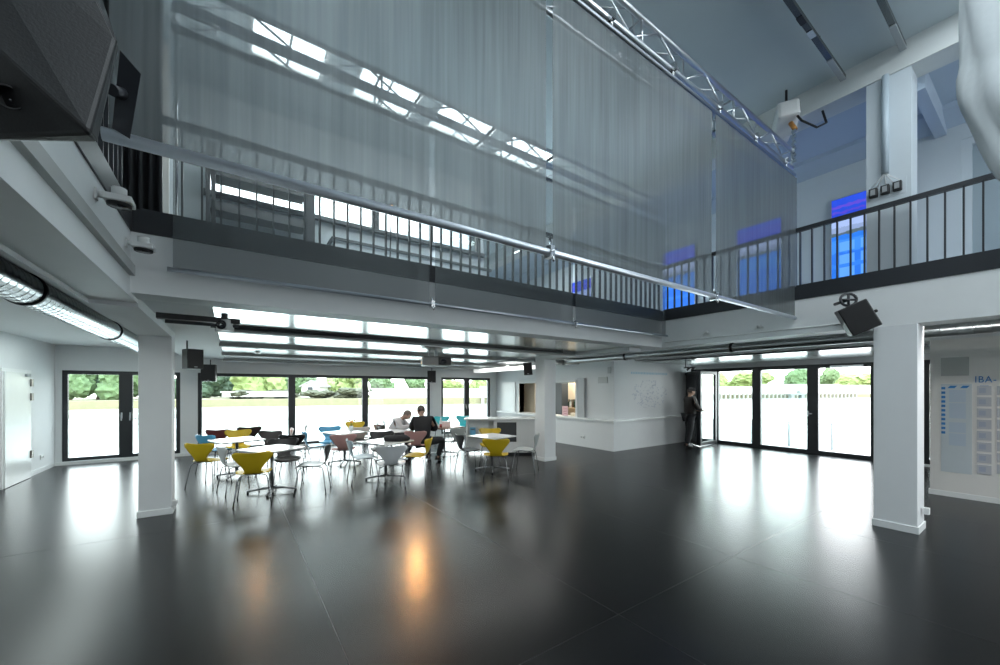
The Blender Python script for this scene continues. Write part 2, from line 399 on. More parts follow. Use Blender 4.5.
sl = MB(); sl.box((XL, YF - .07, 0), (-1.0 + .3, YF, .075)); sl.box((-.72, YF - .07, 0), (8.45, YF, .075))
struct('baseboard_back', sl, white_m, 'white plinth along the foot of the window wall', 'baseboard')
struct('baseboard_left', MB().box((XL, YB, 0), (XL + .015, 10.12, .08)).box((XL, 11.40, 0), (XL + .015, YF - .07, .08)), white_m, 'white baseboard on the left wall', 'baseboard')
# right glass doors
gd = framed_window('door_1', 0, XR + .05, 2.5, 7.34, 0.0, 2.34, [(6.16, .07), (5.05, .22), (3.72, .24)], 'dark framed glass door wall at the right, standing open at its left end', .10, .10, panes=(2, 3))
MB().box((XR - .01, 2.72, 2.24), (XR + .05, 3.35, 2.29)).build('door_closer', alu, gd)
hm = MB(); hm.box((XR + .02, 3.80, .98), (XR + .05, 3.83, 1.12)); hm.box((XR - .02, 3.72, 1.04), (XR, 3.83, 1.065)); hm.box((XR, 3.80, 1.04), (XR + .03, 3.83, 1.065)); hm.build('handle', alu, gd)
def leaf(name, hinge, tip, z1, lab, pane_m=None):
    d = Vector((tip[0] - hinge[0], tip[1] - hinge[1], 0)); L = d.length; M = frame_M((hinge[0], hinge[1], 0), d)
    m = MB(); fw = .10
    m.box((0, -.03, .02), (fw, .03, z1), 0, M); m.box((L - fw, -.03, .02), (L, .03, z1), 0, M)
    m.box((fw, -.03, .02), (L - fw, .03, .12), 0, M); m.box((fw, -.03, z1 - fw), (L - fw, .03, z1), 0, M)
    o = struct(name, m, dark_m, lab, 'door')
    MB().box((fw, -.005, .12), (L - fw, .005, z1 - fw), 0, M).build('pane', pane_m or glass_m, o)
    h = MB(); h.box((L - .07, .03, .98), (L - .04, .045, 1.12), 0, M); h.box((L - .17, .06, 1.04), (L - .045, .075, 1.06), 0, M); h.box((L - .065, .04, 1.04), (L - .045, .075, 1.06), 0, M)
    h.build('handle', alu, o); return o
leaf('door_2', (12.44, 7.24), (11.42, 6.16), 2.24, 'dark glass door leaf swung open behind the standing person', mat('opaque_dark_pane', (.012, .016, .02), .06, spec=.6))  # pane drawn as an opaque dark gloss surface
leaf('door_3', (12.44, 6.14), (11.36, 6.08), 2.24, 'dark glass door leaf swung inward next to the bright opening')
wr = framed_window('window_4', 0, XR + .05, -.6, 1.75, .05, 2.34, [], 'dark window with closed blue grey blind behind the right column', .10)
bl = MB()
for k in range(60): bl.box((XR + .12, -.5, .2 + k * .034), (XR + .135, 1.65, .2 + k * .034 + .028))
bl.build('blind', mat('blue_grey_blind', (0.10, 0.16, 0.21), 0.5), wr)
# left wall door
d4 = struct('door_4', MB().box((XL, 10.16, 0), (XL + .03, 11.34, 2.06)), white_m, 'flush white door with dark hinges in the left wall', 'door')
MB().box((XL + .03, 10.22, .01), (XL + .05, 11.27, 2.0)).build('door_leaf', gloss_white, d4)
for z in (1.82, 1.55, .45): MB().box((XL + .05, 11.22, z - .07), (XL + .07, 11.31, z + .07)).build('hinge', mat('bronze_metal', (0.16, 0.14, 0.12), 0.4, 0.6), d4)
MB().box((XL + .05, 10.98, 1.93), (XL + .085, 11.14, 1.98)).build('door_closer', grey_m, d4)
# upper windows
uw = framed_window('window_5', 1, GY + .04, -.30, 4.32, WZ0, WZ1, [(1.02, .06), (2.15, .12), (3.25, .06)], 'bright window band on the upper floor behind the far railing', .05)
MB().box((-.34, GY - .10, WZ0 - .06), (4.40, GY + .04, WZ0)).build('window_sill', mat('dark_grey_sill', (0.08, 0.09, 0.10), 0.5), uw)
framed_window('window_6', 1, YF + .03, 4.6, 6.2, 4.3, 5.4, [(5.4, .06)], 'window in the upper end wall of the deep gallery room', .05)
ud = framed_window('door_5', 0, GX + .02, -.6, .84, ZU, 5.35, [], 'grey doorway in the upper right wall behind the white cloth', .10, .1, panes=())
ud.data.materials[0] = wall_up
MB().box((GX + .07, -.5, ZU), (GX + .09, .74, 5.25)).build('door_leaf', mat('grey_blue_door', (0.30, 0.37, 0.41), 0.5), ud)

# ------------------------------------------------------------------ ground floor ceiling sheets and slats
sh = MB(); sh.box((-.14, AY + .31, 2.474), (6.02, 12.6, 2.484)); sh.box((6.44, 7.3, 2.474), (8.3, 12.6, 2.484)); struct('ceiling_sheet', sh, sheet_m, 'polished metal ceiling sheets above the dining tables', 'ceiling')
sh = MB(); sh.box((9.6, 1.3, 2.462), (12.45, 6.8, 2.472)); struct('ceiling_sheet', sh, sheet_m, 'polished metal ceiling sheets in front of the glass doors', 'ceiling')
slat_m = mat('grey_ceiling_batten', (0.36, 0.38, 0.38), 0.5)
for i, (y, lab) in enumerate(((5.86, 'nearest'), (7.95, 'second'), (10.1, 'third'), (12.0, 'farthest'))):
    b = MB(); b.box((-.16, y, 2.412), (6.0 if i < 1 else 8.3, y + .16, 2.474))
    struct('beam', b, slat_m, 'grey ceiling batten under the metal sheets, %s from the hall' % lab, 'batten')
# light of the linear fixture by the bar, and added fill strips on both floors
for y in (6.12, 8.2, 10.35): area_light('bar_and_fill_strip', (2.9, y, 2.455), (2.9, y, 0), 5.6, .10, 34, (1.0, 1.0, .97))  # unseen strips added to lift the dining area
area_light('bar_and_fill_strip', (-2.3, 7.5, 2.66), (-2.3, 7.5, 0), .6, 7.0, 60, (.88, 1.0, .98))  # added fill for the left bay, no fixture there
area_light('bar_and_fill_strip', (7.3, 9.6, 2.45), (7.3, 9.6, 0), .10, 4.5, 24, (1.0, 1.0, .96))
area_light('bar_and_fill_strip', (10.6, 4.0, 2.45), (10.6, 4.0, 0), .10, 4.5, 30, (.92, 1.0, 1.0))  # extra strip added to brighten the bay before the glass doors
area_light('bar_and_fill_strip', (7.02, -1.0, 2.66), (7.02, -1.0, 0), .12, 4.0, 34, (1.0, .98, .95))  # hidden strip added to light the information wall
area_light('gallery_fill', (2.6, 4.95, 5.7), (2.6, 7.0, 3.9), 6.4, .12, 70, (.92, 1.0, .98))  # added to brighten the upper far wall, not a real cove
area_light('bar_and_fill_strip', (6.6, 9.0, 5.7), (6.6, 9.0, 0), 3.0, .3, 70, (.92, 1.0, .98))  # invented fill for the deep gallery room
struct('ceiling_track', MB().box((-.2, 5.82, 2.44), (5.6, 5.86, 2.472)), black_m, 'black lighting track on the first ceiling batten', 'track')
tk = thing('blind_cassette', 'black blind cassette fixed under the gallery edge by the left column', 'blind cassette', (-.2, 4.72, 2.35))
MB().box((-.36, -.03, 0), (.28, .05, .05)).build('housing', black_m, tk); MB().tube((-.30, .01, -.02), (.27, .01, -.02), .018, 10).build('roller', steel_dark, tk)

# ------------------------------------------------------------------ railings
def railing(name, lab, p0, p1, step, inset=0.0, first=0.0):
    p0 = Vector(p0); p1 = Vector(p1); d = p1 - p0; L = d.length; u = d.normalized(); nrm = Vector((-u.y, u.x, 0))
    r = thing(name, lab, 'railing', p0)
    M = frame_M((0, 0, 0), u)
    MB().box((-.02, -.025, .79), (L + .02, .025, .845), 0, M).build('handrail', steel_dark, r)
    MB().box((0, -.02, .0), (L, .02, .03), 0, M).build('bottom_rail', steel_dark, r)
    n = int((L - first) / step); bmesh_ = None
    for k in range(n + 1):
        t = first + k * step
        if t > L: break
        if bmesh_ is None:
            b = MB().box((-.007, -.02, .03), (.007, .02, .79), 0, M).build('baluster', steel_dark, r); bmesh_ = b.data
        else:
            b = bpy.data.objects.new('baluster', bmesh_); COL.objects.link(b); b.parent = r
        b.location = u * t
    return r
railing('gallery_railing', 'black balustrade across the far side of the gallery', (AX0 + .06, AY + .06, ZU), (AX1 - .0, AY + .06, ZU), .1363, first=.12)
railing('gallery_railing', 'black balustrade along the right gallery, in front of the blue posters', (AX1 + .05, -3.4, ZU), (AX1 + .05, AY + .0, ZU), .1365, first=.06)
railing('gallery_railing', 'black balustrade on the left gallery next to the big loudspeaker', (AX0 - .06, 1.95, ZU), (AX0 - .06, AY, ZU), .1365, first=.06)

# ------------------------------------------------------------------ gauze screens, bars, truss
def gauze(x0, x1, y, z0, z1, lab):
    m = MB(); nx, nz = 14, 14; vs = []; fs = []
    ph = random.uniform(0, 6)
    for j in range(nz + 1):
        for i in range(nx + 1):
            u = i / nx; v = j / nz
            vs.append((x0 + (x1 - x0) * u, y + .006 * math.sin(u * 7 + ph + 2 * v) * math.sin(PI * v), z0 + (z1 - z0) * v))
    for j in range(nz):
        for i in range(nx): a = j * (nx + 1) + i; fs.append((a, a + 1, a + nx + 2, a + nx + 1))
    m.add(vs, fs, 0, True)
    o = m.build('gauze_screen', scrim_m if y < 3 else scrim_far); md = o.modifiers.new('thick', 'SOLIDIFY'); md.thickness = .001
    o.modifiers.remove(md)
    return tag(o, lab, 'screen', 'grey gauze screens hanging in the hall')
BZ1, BZ2 = 2.735, 2.68
SC1, SC2 = 2.17, 4.10
for x0, x1, l_ in ((-.40, 1.915, 'left'), (1.985, 4.31, 'middle'), (4.385, 6.70, 'right')): gauze(x0, x1, SC1, BZ1, 4.73, 'grey gauze screen, %s panel of the near row under the truss' % l_)
for x0, x1, l_ in ((-.385, 1.86, 'left'), (1.93, 4.14, 'middle'), (4.20, 6.50, 'right')): gauze(x0, x1, SC2, BZ2, 4.62, 'grey gauze screen, %s panel of the far row before the railing' % l_)
def bar(x0, x1, y, z, r, lab, clamps, m):
    b = thing('screen_weight_pipe', lab, 'pipe', (x0, y, z))
    MB().tube((0, 0, 0), (x1 - x0, 0, 0), r, 16).build('pipe', m, b)
    for cx in clamps:
        c_ = MB(); x = cx - x0
        c_.box((x - .02, -r - .012, -r - .015), (x + .02, r + .012, r + .02)); c_.tube((x, 0, r), (x, 0, r + .06), .008, 8)
        c_.tube((x - .035, -r - .02, -.01), (x + .035, -r - .02, .02), .006, 6); c_.tube((x, -r - .01, -r), (x, -r - .02, -r - .05), .009, 6)
        c_.build('clamp', chrome, b)
    return b
bar(-.42, 6.74, SC1, BZ1 - .020, .026, 'long shiny metal pipe weighting the near gauze screens', (1.95, 4.348), mat('satin_pipe', (0.70, 0.75, 0.82), 0.34, 0.7))
bar(-.42, 6.54, SC2, BZ2 - .012, .019, 'thin grey metal pipe weighting the far gauze screens', (1.895, 4.17), mat('dull_pipe', (0.58, 0.62, 0.67), 0.32, .8))
def truss(x0, x1, y, z0, z1, w, lab, hang, st=.42, lace=True):
    t = thing('lighting_truss', lab, 'truss', (x0, y, z0)); L = x1 - x0; H = z1 - z0
    ys = (0.0, w)
    for yy in ys:
        for zz in (0, H): MB().tube((0, yy, zz), (L, yy, zz), .025, 12).build('chord', alu, t)
    n = int(L / st)
    for k in range(n):
        a = k * st; b = a + st
        up = k % 2 == 0
        for yy in ys: MB().tube((a, yy, 0 if up else H), (b, yy, H if up else 0), .010, 8).build('diagonal_brace', alu, t)
        for zz in ((0, H) if lace else ()): MB().tube((a, ys[0] if up else ys[1], zz), (b, ys[1] if up else ys[0], zz), .009, 8).build('lacing', alu, t)
    for xx in (.02, L * .25, L * .5, L * .75, L - .02):
        m = MB(); m.tube((xx, 0, 0), (xx, 0, H), .012, 8).tube((xx, w, 0), (xx, w, H), .012, 8).tube((xx, 0, 0), (xx, w, 0), .012, 8).tube((xx, 0, H), (xx, w, H), .012, 8)
        m.build('end_frame', alu, t)
    p = MB().tube((0, hang[0], hang[1]), (L, hang[0], hang[1]), .02, 10).build('screen_rail', mat('grey_rail', (0.30, 0.33, 0.36), 0.35, 0.9), t)
    for k in range(8):
        xx = .3 + k * (L - .6) / 7
        m = MB(); m.tube((xx, hang[0], hang[1]), (xx, hang[0], 0), .010, 8); m.box((xx - .02, hang[0] - .03, -.04), (xx + .02, hang[0] + .03, .03)); m.build('hook_clamp', chrome, t)
    return t
truss(-.40, 6.62, SC1 + .03, 4.86, 5.11, .25, 'long aluminium lattice truss carrying the near gauze screens', (-.03, -.11))
truss(-.40, 6.50, SC2 + .03, 4.82, 5.07, .25, 'aluminium lattice truss seen dimly behind the near gauze', (-.03, -.18), .52, False)
# hoist at the right end of the near truss
h = thing('chain_hoist', 'white chain hoist motor with black cable above the right truss end', 'hoist', (6.58, 2.26, 5.50)); h.scale = (1.35, 1.35, 1.2)
Mh = Matrix.Rotation(.5, 4, 'Z') @ Matrix.Rotation(.25, 4, 'Y')
MB().box((-.16, -.10, -.02), (.16, .10, .20), 0, Mh).build('motor_housing', plastic_w, h, .03)
MB().tube((.14, 0, .09), (.30, 0, .09), .09, 16, .075, M=Mh).build('motor_cap', plastic_w, h)
gr = MB()
for k in range(4): gr.box((-.12 + k * .03, -.105, .03), (-.105 + k * .03, -.098, .17), 0, Mh)
gr.build('cooling_slots', black_m, h)
MB().path([(0, 0, .2), (0, 0, .45)], .012).build('hanger', steel_dark, h)
MB().path([(-.05, -.1, .05), (-.08, -.16, -.08), (.05, -.25, -.16), (.22, -.28, -.05), (.28, -.22, .2), (.28, -.15, .45)], .011, 8).build('power_cable', rubber, h)
MB().tube((-.03, -.05, -.02), (-.06, -.1, -.14), .022, 8).build('chain_guide', mat('orange_sleeve', (0.55, 0.25, 0.06), 0.5), h)
ch = MB()
for k in range(11): ch.box((-.075 - (.010 if k % 2 else 0), -.10 - (0 if k % 2 else .010), -.17 - k * .035), (-.055 + (.010 if k % 2 else 0), -.08 + (0 if k % 2 else .010), -.14 - k * .035))
ch.build('chain', chrome, h)

# ceiling light tracks
for y, lab in ((1.68, 'left'), (1.11, 'right')):
    t = thing('ceiling_track', '%s of the two long metal light tracks on the hall ceiling' % lab, 'light track', (0.5, y, ZT))
    MB().box((0, -.028, -.12), (6.3, .028, -.07)).build('rail', mat('track_metal', (0.12, 0.13, 0.13), 0.25, 0.8), t)
    MB().box((5.75, -.03, -.135), (6.3, .03, -.12)).build('end_feed', mat('grey_track_end', (0.33, 0.36, 0.38), 0.5), t)
    for k, xx in enumerate((4.75, 5.05)): MB().box((xx, -.03, -.13), (xx + .14, .03, -.12)).build('adapter', (chrome if k else black_m), t)
    for xx in (1.0, 3.2, 5.4): MB().tube((xx, 0, -.08), (xx, 0, 0), .008, 6).build('suspension', steel_dark, t)

# ------------------------------------------------------------------ big loudspeaker at the left, near the camera
def hull(name, pts, m, parent=None, bevel=0.0):
    bm = bmesh.new()
    for p in pts: bm.verts.new(p)
    r = bmesh.ops.convex_hull(bm, input=bm.verts)
    junk = [g for g in r['geom_interior'] if isinstance(g, bmesh.types.BMVert)]
    if junk: bmesh.ops.delete(bm, geom=junk, context='VERTS')
    bmesh.ops.dissolve_limit(bm, angle_limit=.02, verts=bm.verts, edges=bm.edges)
    bmesh.ops.recalc_face_normals(bm, faces=bm.faces)
    me = bpy.data.meshes.new(name); bm.to_mesh(me); bm.free(); me.materials.append(m)
    o = bpy.data.objects.new(name, me); COL.objects.link(o)
    if parent is not None: o.parent = parent
    if bevel:
        b = o.modifiers.new('bevel', 'BEVEL'); b.width = bevel; b.segments = 2
    return o
def at(px, py, depth): return EYEV + ray(px, py) * depth
base = at(60, 80, 1.07)
sp = thing('loudspeaker', 'large black textured loudspeaker hanging close at the top left', 'loudspeaker', base)
P = lambda px, py, d: at(px, py, d) - base
cab = hull('cabinet', [P(90, -8, 1.122), P(117, 41, 1.096), P(90, 133, 1.016), P(-70, -12, 0.898), P(40, -120, 1.069), P(-70, -130, 0.924), P(97, 143, 1.056), P(-70, 140, 1.069), P(-70, -130, 1.287), P(60, -120, 1.287), P(118, 50, 1.221)], speck_m, sp, .008)
pt = MB(); c0 = P(8, 97, 0.990); nv = -ray(8, 97).normalized(); Mp = frame_M(c0, nv.orthogonal(), nv)
pt.lathe([(.027, -.03), (.028, .010), (.024, .012), (.022, -.02), (.001, -.024)], n=24, M=Mp); pt.build('bass_port', grille_m, sp)
pt = MB(); pt.lathe([(.003, 0), (.003, .012), (.001, .013)], n=10, M=frame_M(P(10, 100, 0.974), nv.orthogonal(), nv)); pt.build('port_screw', steel_dark, sp)
br = thing('speaker_bracket', 'dark flat steel bracket plate behind the large loudspeaker', 'bracket', at(125, 95, 1.46))
b0 = at(125, 95, 1.46); Q = lambda px, py, d: at(px, py, d) - b0
hull('plate', [Q(120, 50, 1.46), Q(141, 74, 1.46), Q(130, 139, 1.46), Q(112, 128, 1.46), Q(120, 50, 1.50), Q(141, 74, 1.50), Q(130, 139, 1.50), Q(112, 128, 1.50)], steel_dark, br)
MB().tube(Q(112, 90, 1.40), Q(126, 95, 1.48), .02, 10).build('pivot', steel_dark, br)

# black curtain on the far left of the gallery
cm = MB(); vs = []; fs = []; n = 90
x0, x1 = -2.3, -.60
for j in range(2):
    for i in range(n + 1):
        u = i / n; x = x0 + (x1 - x0) * u
        vs.append((x, 5.5 + .055 * math.sin(u * 2 * PI * 22) + .01 * math.sin(u * 41), ZU + .01 if j == 0 else ZT - .02))
for i in range(n): fs.append((i, i + 1, n + 2 + i, n + 1 + i))
cm.add(vs, fs, 0, True); o = cm.build('stage_curtain', mat('black_velvet', (0.012, 0.013, 0.015), 0.7)); tag(o, 'pleated black curtain on the upper gallery behind the large loudspeaker', 'curtain')
md = o.modifiers.new('thick', 'SOLIDIFY'); md.thickness = .006

# dark rack, pipes and panel on the far gallery (left end)
rk = thing('steel_rack', 'dark slatted steel rack in front of the upper windows, left end', 'rack', (-.28, 6.62, ZU))
for x in (0, .06, 1.20): MB().box((x, 0, 0), (x + .05, .05, 1.95)).build('upright', steel_dark, rk)
for z0, z1 in ((.42, .50), (.66, .74), (1.02, 1.14), (1.50, 1.70)): MB().box((.05, .0, z0), (1.22, .30, z1)).build('shelf', mat('dark_grey_board', (0.06, 0.065, 0.07), 0.5), rk)
MB().prism([(.02, 0), (.12, 0), (.12, 1.75), (.02, 1.75)], 0, 1.24, 1.36).build('end_panel', steel_dark, rk)
for x, r_, lab in ((-.80, .018, 'left of the two thin chrome pipes at the curtain edge'), (-.62, .014, 'right of the two thin chrome pipes at the curtain edge')):
    tag(MB().tube((x + .1, 5.9, ZU), (x + .1, 5.9, ZT), r_, 10).build('chrome_pipe', chrome), lab, 'pipe')
tag(MB().box((-.80, 6.2, ZU), (-.62, 6.26, 5.9)).build('partition_panel', mat('warm_grey_panel', (0.42, 0.42, 0.41), 0.5), None), 'narrow pale grey panel standing between curtain and rack', 'panel')
ts = thing('counter_desk', 'low pale counter along the upper window wall', 'counter', (1.3, 6.5, ZU + .004))
MB().box((0, 0, .9), (3.0, .4, .94)).build('worktop', mat('dark_grey_sill', (0.08, 0.09, 0.10), 0.5), ts); MB().box((.04, .04, 0), (2.96, .36, .9)).build('body', wall_up, ts)

# posters (backlit) on the upper right wall
def poster_mat(seed):
    m = bpy.data.materials.new('backlit_blue_poster'); m.use_nodes = True; n = m.node_tree.nodes; l = m.node_tree.links; b = n['Principled BSDF']
    t = n.new('ShaderNodeTexCoord'); sp_ = n.new('ShaderNodeSeparateXYZ'); l.new(t.outputs['Generated'], sp_.inputs[0])
    nz = n.new('ShaderNodeTexNoise'); nz.inputs['Scale'].default_value = 9 + seed; mp = n.new('ShaderNodeMapping'); mp.inputs['Scale'].default_value = (1, 1, 3.0)
    l.new(t.outputs['Generated'], mp.inputs[0]); l.new(mp.outputs[0], nz.inputs[0])
    ad = n.new('ShaderNodeMath'); ad.operation = 'MULTIPLY_ADD'; ad.inputs[1].default_value = .06; l.new(nz.outputs[0], ad.inputs[0]); l.new(sp_.outputs['Z'], ad.inputs[2])
    r = n.new('ShaderNodeValToRGB'); cr = r.color_ramp; cr.interpolation = 'CONSTANT'
    stops = [(0.0, (.02, .18, .80)), (.25, (.035, .24, .90)), (.30, (.02, .18, .80)), (.42, (.05, .28, .9)), (.56, (.02, .2, .82)), (.61, (.10, .14, .10)), (.645, (.30, .40, .62)), (.70, (.42, .55, .85)), (.82, (.015, .05, .62)), (.86, (.10, .05, .6)), (.88, (.015, .06, .66)), (.92, (.12, .06, .62)), (.95, (.02, .07, .70))]
    for i, (p, c_) in enumerate(stops):
        e = cr.elements[i] if i < 2 else cr.elements.new(p); e.position = p; e.color = (*c_, 1)
    l.new(ad.outputs[0], r.inputs[0])
    b.inputs['Base Color'].default_value = (.02, .05, .2, 1); b.inputs['Roughness'].default_value = .3
    l.new(r.outputs[0], b.inputs['Emission Color']); b.inputs['Emission Strength'].default_value = .9
    return m
for i, (ya, yb, za, zb, lab) in enumerate(((1.35, 2.33, 3.45, 5.03, 'nearest, half hidden by the upper column'), (3.08, 3.89, 3.5, 5.03, 'second, seen through the gauze'), (4.78, 5.60, 3.5, 5.03, 'third, above the end of the far pipe'), (7.9, 8.7, 3.5, 5.0, 'farthest, deep in the gallery'))):
    p = thing('backlit_poster', 'tall blue backlit poster, ' + lab, 'poster', (GX - .062, ya, za), 0, 'blue posters on the upper wall')
    MB().box((-.004, .012, .012), (0, yb - ya - .012, zb - za - .012)).build('printed_face', poster_mat(i), p)
    MB().box((0, 0, 0), (.06, yb - ya, zb - za)).build('light_box', alu, p)
    tl = MB(); random.seed(i + 3)
    for k in range(12):
        tl.box((-.006, .06, zb - za - .10 - (k % 4) * .06 - (0 if k < 4 else .55)), (-.004, .10 + random.uniform(.3, .55), zb - za - .085 - (k % 4) * .06 - (0 if k < 4 else .55)))
    if i == 0:
        bx = MB()
        for r_ in range(3):
            for q in range(3): bx.box((-.0055, .10 + q * .28, .20 + r_ * .22), (-.004, .30 + q * .28, .36 + r_ * .22))
        bx.build('photo_tiles', mat('pale_blue_print', (.1, .2, .4), .4, emit=(.10, .34, .85), estr=.9), p)

# ------------------------------------------------------------------ ducts
def spiral_duct(name, lab, p0, p1, r, clamps, grille=None, hang=None, step=.11, metal=None):
    p0 = Vector(p0); p1 = Vector(p1); d = p1 - p0; L = d.length; M = frame_M((0, 0, 0), d)
    t = thing(name, lab, 'duct', p0)
    pts = []; rs = []
    n = int(L / step)
    for k in range(n):
        x = k * step
        for dx, rr in ((0, r), (.008, r), (step * .84, r), (step * .88, r), (step * .92, r + .003), (step * .96, r + .003)): pts.append((x + dx, 0, 0)); rs.append(rr)
    MB().path(pts, r, 28, rs, 0, M).build('spiral_tube', metal or galv, t)
    for x in clamps:
        MB().path([(x, 0, 0), (x + .05, 0, 0)], r, 28, [r + .012, r + .012], 0, M).build('clamp_ring', black_m, t)
        hg = MB()
        for yy in (-.012, .012): hg.tube((x + .02, yy, r), (x + .02, yy, hang), .006, 6, M=M)
        hg.build('hanger_rod', steel_dark, t)
    if grille:
        for g0, g1 in grille:
            g = MB(); a0 = math.radians(100); 
            for k in range(int((g1 - g0) / .018)):
                x = g0 + k * .018
                g.box((x, -.09, 0), (x + .010, .09, .006), 0, M @ Matrix.Translation((0, r * math.cos(a0), r * math.sin(a0) + .0)))
            g.box((g0 - .02, -.105, -.004), (g1 + .02, -.09, .01), 0, M @ Matrix.Translation((0, r * math.cos(a0), r * math.sin(a0)))); g.box((g0 - .02, .09, -.004), (g1 + .02, .105, .01), 0, M @ Matrix.Translation((0, r * math.cos(a0), r * math.sin(a0))))
            g.build('air_grille', steel_dark, t)
    return t
spiral_duct('ventilation_duct', 'shiny spiral ventilation duct along the left side', (-1.42, .8, 2.535), (-1.42, 10.9, 2.535), .128, (1.95, 4.1, 6.9), [(1.1, 1.8)], .14)
spiral_duct('ventilation_duct', 'long dark ventilation duct under the right gallery', (7.75, -3.0, 2.475), (7.75, 9.3, 2.475), .078, (1.8, 4.3, 6.5, 8.9, 11.0), None, .19, .14, mat('dull_galvanised_steel', (.42, .45, .46), .3, 1.0))
tag(MB().box((7.4, 9.0, 2.30), (7.62, 12.4, 2.42)).build('linear_light', mat('white_diffuser', (.8, .82, .82), .4, emit=(1, 1, .97), estr=.6)), 'white linear ceiling light beside the bar', 'ceiling light')

# ------------------------------------------------------------------ spotlights, speakers, projector
def fixture(loc, rz, lab, tilt=0):
    t = thing('spot_fixture', lab, 'spotlight', loc, rz, 'white spot fixtures on the left gallery edge'); t.scale = (.66, .66, .66)
    MB().box((-.10, -.10, -.03), (.10, .10, .03)).build('housing', plastic_w, t, .012)
    MB().lathe([(.085, -.055), (.088, -.03), (.088, -.028)], n=24).build('lens_ring', black_m, t)
    MB().lathe([(.062, -.058), (.066, -.052)], n=24).build('lens', lens_m, t)
    MB().lathe([(.055, .03), (.055, .11), (.048, .115)], n=20).build('top_cap', plastic_w, t)
    a = MB(); a.tube((-.15, .0, .02), (-.08, 0, .0), .018, 10); a.box((-.158, -.035, -.03), (-.14, .035, .07)); a.tube((-.12, 0, .0), (-.12, 0, .05), .024, 10); a.build('arm', plastic_w, t)
    return t
fixture((-.555, 3.25, 2.84), 0, 'white square spot fixture on an arm, nearer of the two under the left railing')
fixture((-.555, 4.05, 2.80), 0, 'white square spot fixture on an arm, farther of the two near the gallery corner')
tag(MB().box((AX0, 1.2, 2.60), (AX0 + .035, 4.2, 2.68)).build('cable_trunking', mat('grey_trunking', (.42, .43, .42), .5)), 'grey cable trunking along the left gallery edge', 'trunking')
t = thing('ceiling_spotlight', 'square white spotlight with round lens hanging by the left column', 'spotlight', (-.05, 4.72, 2.33))
Mq = frame_M((0, 0, 0), (.82, -.57, 0))
MB().box((-.058, -.04, -.05), (.058, .06, .055), 0, Mq).build('housing', plastic_w, t, .006)
MB().lathe([(.046, 0), (.046, .015), (.036, .016), (.034, .008), (.03, .006)], n=24, M=Mq @ Matrix.Translation((0, -.04, 0)) @ Matrix.Rotation(PI / 2, 4, 'X')).build('lens_ring', lens_m, t)
MB().lathe([(.018, 0), (.012, .012), (.001, .016)], n=16, M=Mq @ Matrix.Translation((0, -.045, 0)) @ Matrix.Rotation(PI / 2, 4, 'X')).build('bulb', chrome, t)
MB().box((-.02, -.02, .055), (.02, .02, .12), 0, Mq).build('track_adapter', black_m, t)

def wall_speaker(loc, rz, w, d, hgt, lab, tilt=0.0, arm=None, name='wall_speaker'):
    t = thing(name, lab, 'loudspeaker', loc, rz)
    M = Matrix.Rotation(tilt, 4, 'Y')
    M2 = M
    MB().prism([(-d / 2, -hgt / 2), (d / 2, -hgt / 2), (d / 2, hgt / 2), (-d / 2, hgt / 2)], 0, -w / 2, w / 2, M=M2).build('cabinet', black_m, t, .008)
    MB().box((-w / 2 + .012, -d / 2 - .008, -hgt / 2 + .012), (w / 2 - .012, -d / 2, hgt / 2 - .012), 0, M2).build('grille', grille_m, t)
    MB().box((-.02, -d / 2 - .011, -hgt / 2 + .02), (.02, -d / 2 - .008, -hgt / 2 + .035), 0, M2).build('badge', grey_m, t)
    b = MB(); b.tube((0, d / 2, 0), (0, d / 2 + .10, .02), .015, 8); b.box((-.05, d / 2 + .09, -.05), (.05, d / 2 + .11, .08))
    if arm: b.tube((0, d / 2 + .1, .05), (0, d / 2 + .1, arm), .012, 8)
    b.build('bracket', steel_dark, t)
    return t
wall_speaker((-.48, 7.62, 2.16), .42, .21, .20, .30, 'black loudspeaker beside the left column, larger of the pair', arm=.30)
wall_speaker((-.45, 12.2, 2.10), -.1, .30, .26, .42, 'small black loudspeaker hanging at the top left of the wide window', arm=.35)
wall_speaker((5.62, 12.2, 2.12), -.45, .28, .24, .40, 'black loudspeaker at the top right of the wide window', arm=.36)
wall_speaker((5.97, 7.42, 2.19), -.75, .20, .20, .30, 'black loudspeaker mounted beside the middle column', tilt=-.08)
# tilted speaker at the right column
c0 = Vector((6.30, 1.42, 2.58))
t = thing('stage_speaker', 'black tilted loudspeaker in a round yoke above the right column', 'loudspeaker', c0)
Mv = frame_M((0, 0, 0), RGT)           # local x to the right of the picture, y away from the lens
Ms = Mv @ Matrix.Rotation(-.58, 4, 'Z') @ Matrix.Rotation(.10, 4, 'X') @ Matrix.Rotation(math.radians(-25), 4, 'Y')
MB().box((-.145, -.08, -.19), (.145, .20, .165), 0, Ms).build('cabinet', black_m, t, .012)
MB().box((-.132, -.088, -.178), (.132, -.08, .153), 0, Ms).build('grille', grille_m, t)
k = MB(); k.tube((.145, .06, -.02), (.175, .06, -.02), .015, 8, M=Ms); k.sphere((.18, .06, -.02), .02, M=Ms); k.build('knob', black_m, t)
yk = MB(); 
ring = [(.10 * math.cos(a) - .06, .06, .225 + .075 * math.sin(a)) for a in [2 * PI * i / 20 for i in range(21)]]
yk.path(ring, .016, 8, M=Mv); yk.build('yoke_ring', steel_dark, t)
yk = MB(); yk.path([(-.16, .06, .225), (.04, .06, .225)], .014, 8, M=Mv); yk.path([(-.06, .06, .16), (-.06, .06, .30)], .014, 8, M=Mv); yk.path([(-.06, .06, .225), (-.02, .30, .22)], .02, 8, M=Mv); yk.build('yoke_arm', steel_dark, t)

